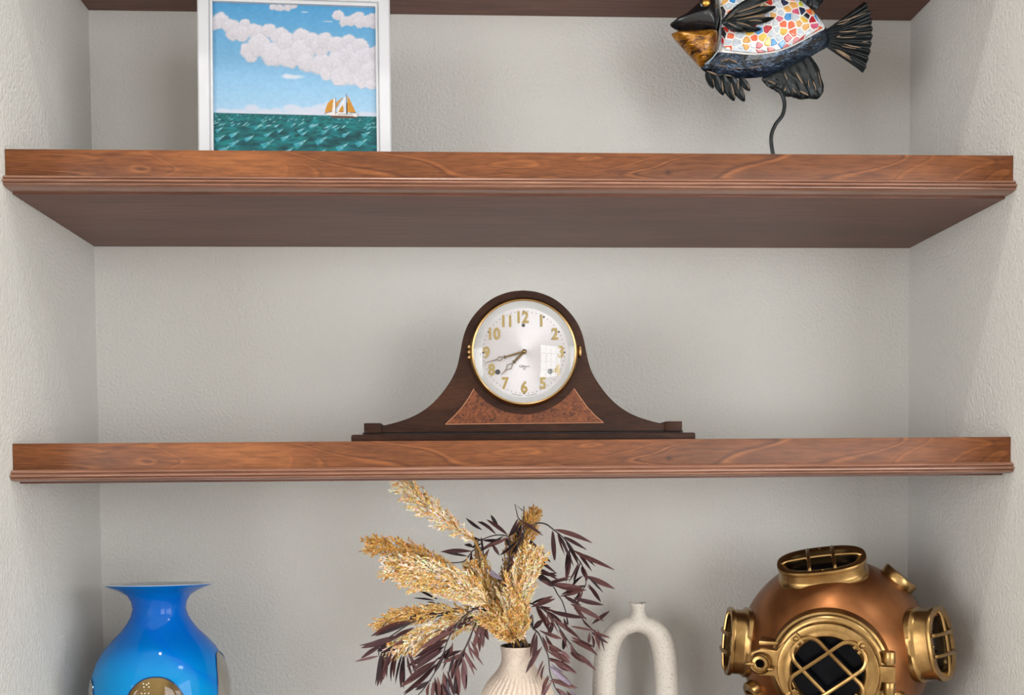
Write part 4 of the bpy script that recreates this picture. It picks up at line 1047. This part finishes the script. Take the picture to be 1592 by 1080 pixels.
    for a in range(3): vl.tube([(-17, -9 + 9 * a, 152), (0, -9 + 9 * a, 156), (17, -9 + 9 * a, 152)], 2.2, 8, Mv)
    vl.build('air_valve', br, r, True, 40)
    Ms = frame((0.60, -0.52, 0.61)); MB().lathe([(15, 134), (15, 143), (12, 148), (5, 150), (0.01, 150.5)], 32, Ms).build('stud', br, r, True, 50)


build_helmet()


# ------------------------------------------------------------------ dried bouquet
VZ = bv.z                                     # mouth of the ribbed vase


def neck_pts(i, Yend):
    """A stem's way from inside the vase up through its mouth."""
    a = i * 2.399; q = 0.011
    return [Vector((bv.x - 0.3 * q * cos(a), BV_Y - 0.3 * q * sin(a), VZ - 0.085)), Vector((bv.x + 0.85 * q * cos(a), BV_Y + 0.85 * q * sin(a), VZ - 0.012)), Vector((bv.x + 1.1 * q * cos(a), BV_Y + 1.1 * q * sin(a), VZ + 0.006))]


M_plume = N('pampas_seed'); _a = M_plume.n('ShaderNodeVertexColor', layer_name='Col')
M_plume.set(Base_Color=_a.outputs['Color'], Roughness=0.7, Subsurface_Weight=0.0); M_plume = M_plume.m
M_straw = plain('straw_stem', (150, 112, 52), 0.6)
PG = 'pampas plumes in the ribbed vase'
GOLD = [(234, 182, 100), (220, 164, 80), (242, 200, 128), (206, 148, 66), (248, 216, 156)]
CREAM = [(250, 226, 186), (252, 238, 210), (244, 212, 160), (238, 196, 130), (254, 244, 226)]
BROWN = [(190, 136, 62), (206, 152, 76), (172, 120, 54), (222, 174, 102)]


def plume(label, path, wd, Ys, pal, nb, idx, seedlen=6.0, droop=0.25, stem_mat=None, fwd=0.7, stemr=0.0016):
    """path: photo points base -> tip; wd: half width in px at base / middle / tip; Ys: depth base -> tip."""
    rg = random.Random(100 + idx); n = len(path)
    axis = smooth_open([at(u, v, Ys[0] + (Ys[1] - Ys[0]) * i / (n - 1)) for i, (u, v) in enumerate(path)], 10)
    px = (axis[0] - CAM).dot(FW) / F_PX
    st = smooth_open(neck_pts(idx, 0) + [axis[0]], 8)
    root = Vector((bv.x, BV_Y, VZ - 0.085))
    t = thing('pampas_plume', label, 'dried plume', root, 0, PG)
    T = Matrix.Translation(-root)
    MB().tube(st + axis[1:], [stemr] * len(st) + [stemr * (1 - 0.75 * i / len(axis)) for i in range(1, len(axis))], 6, T).build('stem', stem_mat or M_straw, t)
    mb = MB(); m = len(axis)

    def seed(p, d, L, col):
        nrm = Vector((rg.uniform(-1, 1), -1.2, rg.uniform(-1, 1))).normalized(); s = d.cross(nrm)
        if s.length < 1e-4: return
        s = s.normalized() * L * 0.17; up = nrm * L * 0.08
        mb.add([p, p + d * L * 0.42 + s - up, p + d * L, p + d * L * 0.42 - s - up, p + d * L * 0.45 + up * 1.4], [(0, 1, 4), (1, 2, 4), (2, 3, 4), (3, 0, 4)], T, col)
    for b in range(nb):
        f = (b + rg.random()) / nb; f = f ** 0.92; i = min(m - 2, int(f * (m - 1))); p0 = axis[i].lerp(axis[i + 1], f * (m - 1) - i)
        dr = (axis[i + 1] - axis[i]).normalized()
        hw = (wd[0] + (wd[1] - wd[0]) * min(1, f / 0.45) if f < 0.45 else wd[1] + (wd[2] - wd[1]) * (f - 0.45) / 0.55) * px
        a = rg.uniform(0, 2 * pi); o = dr.orthogonal().normalized(); side = (o * cos(a) + dr.cross(o) * sin(a))
        side.y *= 0.65
        L = hw * rg.uniform(0.7, 1.3) * 1.6
        ns = max(5, int(L / (seedlen * px * 0.32))); p = p0.copy(); d = (dr * fwd + side * rg.uniform(0.55, 0.95)).normalized()
        base = rg.choice(pal) if rg.random() > 0.10 else rg.choice(BROWN); pts = []
        for s in range(ns):
            d = (d + dr * 0.05 + Vector((0, 0, -droop * 0.08))).normalized(); p = p + d * L / ns; pts.append(p.copy())
            if s < ns * 0.12: continue
            c = base if rg.random() < 0.6 else rg.choice(pal); c = tuple(x * rg.uniform(0.88, 1.05) for x in c)
            sd = (d + Vector((rg.uniform(-1, 1), rg.uniform(-1, 1), rg.uniform(-1, 1))) * 0.75).normalized()
            seed(p, sd, seedlen * px * rg.uniform(0.75, 1.35), lin(tuple(min(255, x) for x in c)))
        if len(pts) > 2: mb.tube([p0] + pts[::max(1, len(pts) // 3)], 0.0003, 3, T, col=lin(base))
    h = mb.build('plume_head', M_plume, t, False, colattr=True); h['kind'] = 'stuff'
    return t


A = lambda x, y: (540 + x / 6.352, 740 + y / 6.352)
B = lambda x, y: (750 + x / 6.352, 770 + y / 6.352)
Cc = lambda x, y: (540 + x / 6.352, 910 + y / 6.352)
Dd = lambda x, y: (750 + x / 6.352, 910 + y / 6.352)

plume('cream pampas plume reaching highest towards the upper left, tip under the shelf', [(738, 840), (714, 824), (690, 807), (668, 789), (650, 774), (636, 758)], (6, 18, 17), (-0.235, -0.245), CREAM + GOLD[:2], 150, 0, 6.2, 0.35)
plume('deep golden pampas plume pointing left beneath the cream one', [(712, 897), (690, 880), (664, 866), (634, 856), (604, 849), (582, 847)], (9, 15, 11), (-0.232, -0.235), BROWN + GOLD[:2], 190, 1, 6.0, 0.2)
plume('broad pale pampas plume spreading left at the bouquet middle', [(760, 940), (736, 920), (706, 906), (676, 896), (648, 888), (612, 884)], (22, 31, 13), (-0.248, -0.255), CREAM + GOLD[:3], 330, 2, 6.4, 0.25)
plume('thin golden pampas plume low at left with forked tip', [(752, 952), (716, 950), (680, 950), (650, 953), (620, 958), (590, 970)], (10, 15, 9), (-0.222, -0.225), GOLD + BROWN[:2], 190, 3, 5.6, 0.2)
plume('low cream pampas plume sloping down to the left over dark leaves', [(762, 962), (728, 964), (696, 974), (664, 986), (638, 998), (612, 1008)], (14, 22, 10), (-0.232, -0.238), CREAM + GOLD[:2], 220, 4, 6.4, 0.25)
plume('upright cream pampas plume at right above the vase mouth', [(802, 990), (801, 965), (803, 940), (808, 915), (816, 893), (824, 874)], (16, 26, 18), (-0.235, -0.25), CREAM + GOLD[:3], 250, 5, 6.2, 0.1)
plume('slender brown pampas plume standing behind the leaves near the top', [(788, 940), (792, 905), (800, 866), (812, 836), (823, 812), (831, 798)], (18, 20, 5), (-0.185, -0.175), BROWN + GOLD[:2], 210, 6, 5.4, 0.05)
plume('short bushy golden pampas plume spilling over the vase rim', [(802, 994), (799, 985), (794, 975), (788, 966)], (24, 32, 26), (-0.238, -0.25), GOLD + CREAM[:1], 230, 7, 5.6, 0.1, fwd=0.25)
plume('small golden pampas plume half hidden in the bouquet middle', [(770, 945), (762, 925), (752, 905), (744, 888)], (14, 22, 14), (-0.21, -0.215), GOLD + CREAM[:2], 170, 8, 5.6, 0.1)

# dark leafy branches
LEAFC = {'plum': (64, 38, 40), 'brown': (90, 56, 54), 'dusky': (104, 74, 76), 'lilac': (136, 124, 140), 'dark': (40, 26, 29)}
M_leaf = {}
for nm, c in LEAFC.items():
    kk = N('dried_leaf_' + nm); cc = lin(c); kk.set(Base_Color=kk.ramp(kk.noise(kk.coords((4, 22, 4)), 1.6, 3), [(0.3, tuple(x * 0.72 for x in cc)), (0.7, tuple(min(1, x * 1.3) for x in cc))]), Roughness=0.6, Specular_IOR_Level=0.25); M_leaf[nm] = kk.m
M_twig = plain('dark_twig', (48, 34, 34), 0.5)


def leaf_mesh(nm, var):
    """Unit-long lance leaf along +X with a folded midrib, a bend and a short stalk."""
    v = []; f = []; n = 9
    w_ = (0.065, 0.08, 0.05, 0.10)[var]; bend = (0.06, -0.07, 0.03, 0.10)[var]; skew = (0.42, 0.5, 0.45, 0.55)[var]
    for i in range(n + 1):
        t = i / n; q = t ** (math.log(0.5) / math.log(skew)); ww = max(0.006, w_ * sin(pi * q) ** 0.8); zz = bend * sin(pi * t)
        v += [(t, ww, zz + 0.25 * ww), (t, 0, zz), (t, -ww, zz + 0.25 * ww)]
    for i in range(n):
        for j in (0, 1): a = i * 3 + j; f.append((a, a + 1, a + 4, a + 3))
    me = bpy.data.meshes.new('leaf'); me.from_pydata(v, [], f)
    for p in me.polygons: p.use_smooth = True
    me.materials.append(M_leaf[nm]); return me


LEAF = {(nm, i): leaf_mesh(nm, i) for nm in LEAFC for i in range(4)}
BG = 'dark leafy branches in the ribbed vase'
_lr = random.Random(21)


def branch(label, stem, Ys, leaves, idx, r0=0.0017, pal=('plum', 'plum', 'brown', 'dark', 'brown'), extra=(), from_vase=True, dense=0.0):
    leaves = list(leaves); extra_ = []
    for lf in leaves:
        if _lr.random() < dense:
            o = (_lr.uniform(-5, 5), _lr.uniform(-4, 6)); extra_.append((lf[0] + o[0], lf[1] + o[1], lf[2] + o[0] + _lr.uniform(-5, 5), lf[3] + o[1] + _lr.uniform(-3, 6)))
    leaves += extra_
    n = len(stem)
    pts = [at(u, v, Ys[0] + (Ys[1] - Ys[0]) * i / max(1, n - 1)) for i, (u, v) in enumerate(stem)]
    full = smooth_open((neck_pts(idx, 0) if from_vase else []) + pts, 6)
    root = Vector((bv.x, BV_Y, VZ - 0.085)); t = thing('leafy_branch', label, 'dried branch', root, 0, BG)
    mb = MB().tube(full, [r0 * (1 - 0.55 * i / len(full)) for i in range(len(full))], 6, Matrix.Translation(-root))
    for e in extra:
        mb.tube([at(u, v, Ys[1] + 0.003) for u, v in e], r0 * 0.6, 5, Matrix.Translation(-root))
    mb.build('stem', M_twig, t)
    sp = np.array(stem)
    for lf in leaves:
        bx, by, tx, ty = lf[:4]; nm = lf[4] if len(lf) > 4 else _lr.choice(pal)
        i = int(np.argmin(np.hypot(sp[:, 0] - bx, sp[:, 1] - by))); Yb = Ys[0] + (Ys[1] - Ys[0]) * i / max(1, n - 1) + _lr.uniform(-0.006, 0.004)
        a = at(bx, by, Yb); b = at(tx, ty, Yb + _lr.uniform(-0.022, 0.014)); d = (b - a) * 1.1; L = d.length; x = d.normalized()
        nz = (CAM - a).normalized(); nz = (nz - x * nz.dot(x)).normalized(); nz = Matrix.Rotation(radians(_lr.uniform(-48, 48)), 3, x) @ nz; y = nz.cross(x)
        var = _lr.randrange(3) if L > 0.03 else 3
        if len(lf) > 5: var = lf[5]
        ob = bpy.data.objects.new('leaf', LEAF[(nm, var)]); COL.objects.link(ob); ob.parent = t
        M = Matrix((x, y, nz)).transposed().to_4x4(); wsc = L * (1.0 if L > 0.03 else 1.0)
        ob.matrix_local = Matrix.Translation(a - root) @ M @ Matrix.Diagonal((L, max(wsc, 0.026), L, 1))
    return t


def LV(fn, rows):
    return [fn(r_[0], r_[1]) + fn(r_[2], r_[3]) + tuple(r_[4:]) for r_ in rows]


branch('dark branch arching over to the right with long hanging leaves',
       [(800, 985), (803, 920), B(330, 560), B(420, 350), B(500, 285), B(580, 272), B(640, 290), B(700, 335), B(780, 400), B(860, 490), B(940, 620), B(985, 690), B(1010, 780), B(1020, 880), B(960, 960), B(880, 1060)], (-0.2, -0.15),
       LV(B, [(690, 345, 705, 610), (715, 335, 1050, 455), (800, 405, 1010, 525), (740, 370, 840, 580), (810, 420, 935, 660), (900, 540, 1215, 680), (960, 560, 1105, 690, 'dark', 2), (860, 520, 872, 700), (870, 590, 830, 830), (950, 660, 860, 840, 'plum'), (960, 690, 900, 890, 'dark'), (1000, 790, 890, 900, 'dark'),
              (1010, 790, 1280, 910), (1040, 800, 1180, 945), (1030, 890, 1145, 1025), (985, 690, 1010, 800), (1020, 890, 800, 970), (980, 900, 900, 1060, 'dark'), (1000, 900, 860, 940, 'brown')]), 10, dense=0.6)
branch('dark twig standing tallest with a bare hooked tip', [(798, 985), B(330, 760), B(400, 480), B(405, 250), B(410, 105)], (-0.2, -0.19),
       LV(B, [(370, 260, 270, 390, 'plum', 3), (400, 260, 580, 385, 'plum'), (350, 230, 265, 385), (390, 280, 330, 440, 'dark'), (405, 470, 340, 330, 'plum'), (400, 560, 300, 690, 'plum'), (390, 620, 520, 700), (350, 520, 430, 640, 'dark'), (330, 640, 240, 760), (430, 500, 545, 640, 'dark'), (380, 440, 300, 560, 'plum'), (400, 700, 500, 780, 'dark')]), 11, 0.0015, extra=[[B(400, 150), B(320, 85), B(350, 215), B(390, 260)]])
branch('dark branch leaning right with leaves one below another beside the pampas', [(802, 985), B(300, 900), B(380, 700), B(470, 720), B(560, 820), B(690, 890), B(740, 970), Dd(790, 160), Dd(830, 290), Dd(840, 380)], (-0.245, -0.17),
       LV(B, [(440, 425, 650, 630, 'dark'), (500, 580, 710, 750, 'plum'), (470, 700, 740, 835), (560, 770, 725, 765), (560, 820, 690, 890), (660, 870, 850, 830), (690, 870, 960, 900, 'brown'), (690, 880, 1000, 930), (270, 610, 520, 530, 'dusky', 0), (260, 650, 490, 600), (230, 740, 430, 690), (480, 640, 430, 560, 'dark', 3), (380, 950, 480, 870), (470, 430, 530, 570, 'dark'), (420, 640, 350, 700)])
       + LV(Dd, [(800, 100, 960, 190), (900, 120, 1170, 185), (870, 180, 1170, 335, 'brown'), (1080, 380, 1240, 262), (900, 200, 990, 330), (670, 250, 1000, 312), (830, 290, 850, 385, 'dark', 2)]), 12, dense=0.5)
branch('dark branch bending left near the top with leaves fanned upwards', [(796, 985), B(260, 800), B(270, 520), B(260, 410), B(150, 390), B(60, 410), (740, 842)], (-0.2, -0.215),
       LV(B, [(250, 390, 60, 250, 'plum', 1), (160, 300, 90, 200), (135, 385, 0, 265, 'plum', 1), (250, 420, 0, 520), (210, 400, -40, 560, 'dark'), (90, 470, 160, 580), (70, 520, 0, 670), (265, 400, 350, 300, 'dark'), (265, 510, 240, 420), (170, 590, 350, 430, 'dark'), (200, 440, 10, 440, 'dark')]) + LV(A, [(1330, 530, 1185, 425, 'dark'), (1390, 520, 1295, 455, 'dark'), (1334, 625, 1225, 585, 'dark')]), 13)
branch('dark branch of few narrow leaves reaching left below the highest plume', [(794, 985), (775, 930), A(1360, 950), A(1334, 720), A(1240, 735), A(1150, 840), A(970, 855)], (-0.205, -0.225),
       LV(A, [(1240, 700, 1160, 680, 'dark', 3), (1230, 740, 950, 745, 'plum', 1), (1190, 790, 960, 750, 'dark'), (1230, 740, 1235, 870), (1330, 660, 1240, 700, 'dark', 3), (1320, 600, 1340, 760, 'dark')]) + LV(B, [(0, 690, 180, 820, 'lilac', 3), (20, 800, 190, 830, 'dusky', 3), (200, 980, 230, 870, 'brown', 3)]), 14)
branch('heavily leaved dark branch drooping to the lower left in front of the vase', [(790, 985), (783, 968), (770, 945), Cc(1334, 205), Cc(1210, 260), Cc(1110, 350), Cc(1000, 520), Cc(930, 720), Cc(850, 880), Cc(760, 1010), Cc(690, 1090)], (-0.215, -0.285),
       LV(Cc, [(1300, 280, 1100, 400), (1190, 290, 1080, 410), (1110, 350, 910, 500), (1050, 440, 750, 605), (1000, 530, 700, 690), (960, 600, 620, 780, 'plum', 1), (940, 640, 670, 830), (900, 720, 580, 940, 'plum', 1), (880, 780, 585, 1035, 'plum', 1), (830, 935, 660, 1000, 'dusky'), (1000, 620, 920, 760, 'dark'), (1040, 560, 990, 700), (960, 700, 880, 840), (1060, 680, 1000, 870), (1130, 640, 900, 720),
               (950, 850, 960, 1090), (1000, 860, 1060, 1090), (890, 900, 900, 1090, 'brown'), (1090, 780, 1110, 1040), (1140, 740, 1160, 1010, 'dusky'), (1070, 900, 1060, 1060), (1080, 720, 1030, 900), (820, 950, 800, 1100), (860, 960, 850, 1100, 'dusky'), (980, 900, 1000, 1040, 'lilac'), (930, 930, 1030, 1110, 'lilac', 1), (900, 1000, 880, 1120), (960, 940, 930, 1100)]), 15, dense=1.0)
branch('dark branch hanging close in front of the vase with broad brown leaves', [(792, 985), (780, 962), (762, 955), Cc(1300, 320), Cc(1240, 440), Cc(1180, 580), Cc(1120, 700), Cc(1060, 860)], (-0.22, -0.275),
       LV(Cc, [(1150, 640, 1270, 820, 'brown'), (1190, 590, 1330, 770, 'brown'), (1250, 430, 1300, 640, 'brown', 3), (1290, 350, 1334, 590, 'dusky', 3), (1200, 560, 1250, 730), (1240, 440, 1150, 640), (1340, 300, 1390, 520, 'brown', 3), (1300, 380, 1240, 560, 'brown'), (1130, 690, 1180, 880, 'dusky'), (1100, 780, 1060, 980), (1350, 330, 1300, 470), (1170, 600, 1080, 820)]), 16, dense=0.6, pal=('brown', 'brown', 'dusky', 'plum'))
branch('dark branch farthest left with thin tassel leaves hanging at its end', [(788, 985), (772, 958), (740, 946), Cc(1040, 262), Cc(900, 300), Cc(700, 335), Cc(560, 410), Cc(430, 500), Cc(320, 570), Cc(310, 690)], (-0.205, -0.25),
       LV(Cc, [(1050, 260, 790, 290), (760, 300, 520, 300, 'plum', 1), (620, 360, 310, 485), (640, 430, 430, 520), (500, 490, 155, 580, 'dusky', 0), (330, 570, 160, 690, 'dark', 2), (310, 695, 95, 745, 'dusky', 2), (320, 690, 280, 955, 'dark', 2), (370, 640, 330, 950, 'plum', 1), (400, 660, 390, 890), (340, 650, 300, 930, 'dark', 2), (490, 660, 460, 885, 'brown', 1), (540, 680, 480, 945, 'dark', 2), (545, 700, 555, 985, 'dark', 2), (600, 660, 690, 825, 'brown', 0), (590, 690, 640, 890, 'dusky', 1),
               (450, 590, 340, 660), (480, 600, 390, 800), (560, 540, 400, 600), (430, 620, 350, 800), (380, 560, 300, 640, 'dark')]), 17, dense=0.7)
branch('short dark branch showing five thin spikes at left between the plumes', [(796, 985), (778, 950), (745, 940), Cc(1100, 230), Cc(990, 210), Cc(890, 170)], (-0.2, -0.205),
       LV(Cc, [(865, 125, 680, 35, 'dark', 2), (865, 150, 670, 125, 'dark', 2), (890, 175, 710, 225, 'dark'), (990, 215, 740, 240, 'dark'), (870, 170, 790, 165, 'dark', 2), (1000, 200, 920, 170, 'dark', 2), (890, 130, 860, 120, 'dark', 2)]), 18)
branch('dark branch dropping right past the vase shoulder, its leaves over the arch vase', [(806, 985), Dd(350, 330), Dd(410, 172), Dd(470, 175), Dd(540, 200), Dd(620, 250), Dd(700, 330), Dd(780, 450), Dd(870, 580), Dd(960, 700)], (-0.21, -0.2),
       LV(Dd, [(480, 180, 680, 118, 'dark'), (520, 185, 695, 140, 'plum'), (560, 190, 665, 215), (545, 200, 690, 400), (570, 230, 690, 480), (600, 240, 770, 350), (700, 330, 915, 475, 'brown'), (640, 280, 650, 470), (700, 330, 660, 480, 'dark'), (740, 340, 910, 475), (870, 400, 1090, 440), (980, 320, 1090, 430), (1080, 440, 1250, 510, 'brown'), (1110, 430, 1160, 620), (1110, 460, 1150, 600, 'dusky'), (1060, 460, 1050, 560, 'dusky'),
               (880, 510, 1090, 600, 'brown'), (930, 550, 1110, 660), (870, 560, 900, 680, 'dusky'), (880, 640, 1100, 820, 'dusky'), (880, 640, 1040, 750), (800, 480, 800, 620, 'dark'), (750, 430, 830, 600)]), 19, dense=0.6, pal=('brown', 'brown', 'plum'))
branch('dark branch falling lowest on the right side of the vase', [(808, 985), (822, 966), Dd(500, 420), Dd(560, 480), Dd(610, 600), Dd(650, 700), Dd(665, 850), Dd(690, 930), Dd(720, 1010), Dd(780, 1090)], (-0.22, -0.27),
       LV(Dd, [(500, 420, 585, 345, 'plum', 3), (500, 425, 500, 300, 'dark', 2), (530, 450, 480, 690, 'brown', 0), (590, 600, 490, 790, 'brown'), (600, 740, 540, 885, 'brown'), (560, 440, 720, 520), (620, 480, 700, 610), (640, 560, 790, 650), (650, 650, 850, 750), (650, 710, 905, 850, 'brown', 1), (680, 770, 790, 850, 'lilac'), (660, 800, 910, 1000, 'lilac', 0), (680, 920, 915, 1000, 'brown', 1), (690, 940, 600, 1090), (710, 1000, 820, 1090), (650, 880, 600, 1060, 'brown'),
               (660, 600, 720, 640), (770, 640, 860, 720, 'dusky'), (830, 690, 800, 750, 'brown', 3), (850, 1010, 930, 1080, 'lilac'), (640, 620, 760, 720), (655, 740, 800, 790)]), 20, dense=0.9, pal=('brown', 'brown', 'plum', 'dusky'))

# cut cane standing among the stems
root = Vector((bv.x, BV_Y, VZ - 0.085))
cn = thing('cut_cane', 'short brown cut cane ending flat below the highest plume', 'cane', root)
cp = neck_pts(21, 0) + [at(770, 930, -0.21), at(746, 882, -0.22), at(740, 838, -0.225)]
MB().tube(smooth_open(cp, 6), 0.0031, 8, Matrix.Translation(-root)).build('cane_stem', plain('brown_cane', (104, 74, 30), 0.55, var=0.2, scale=120), cn, True, 60)
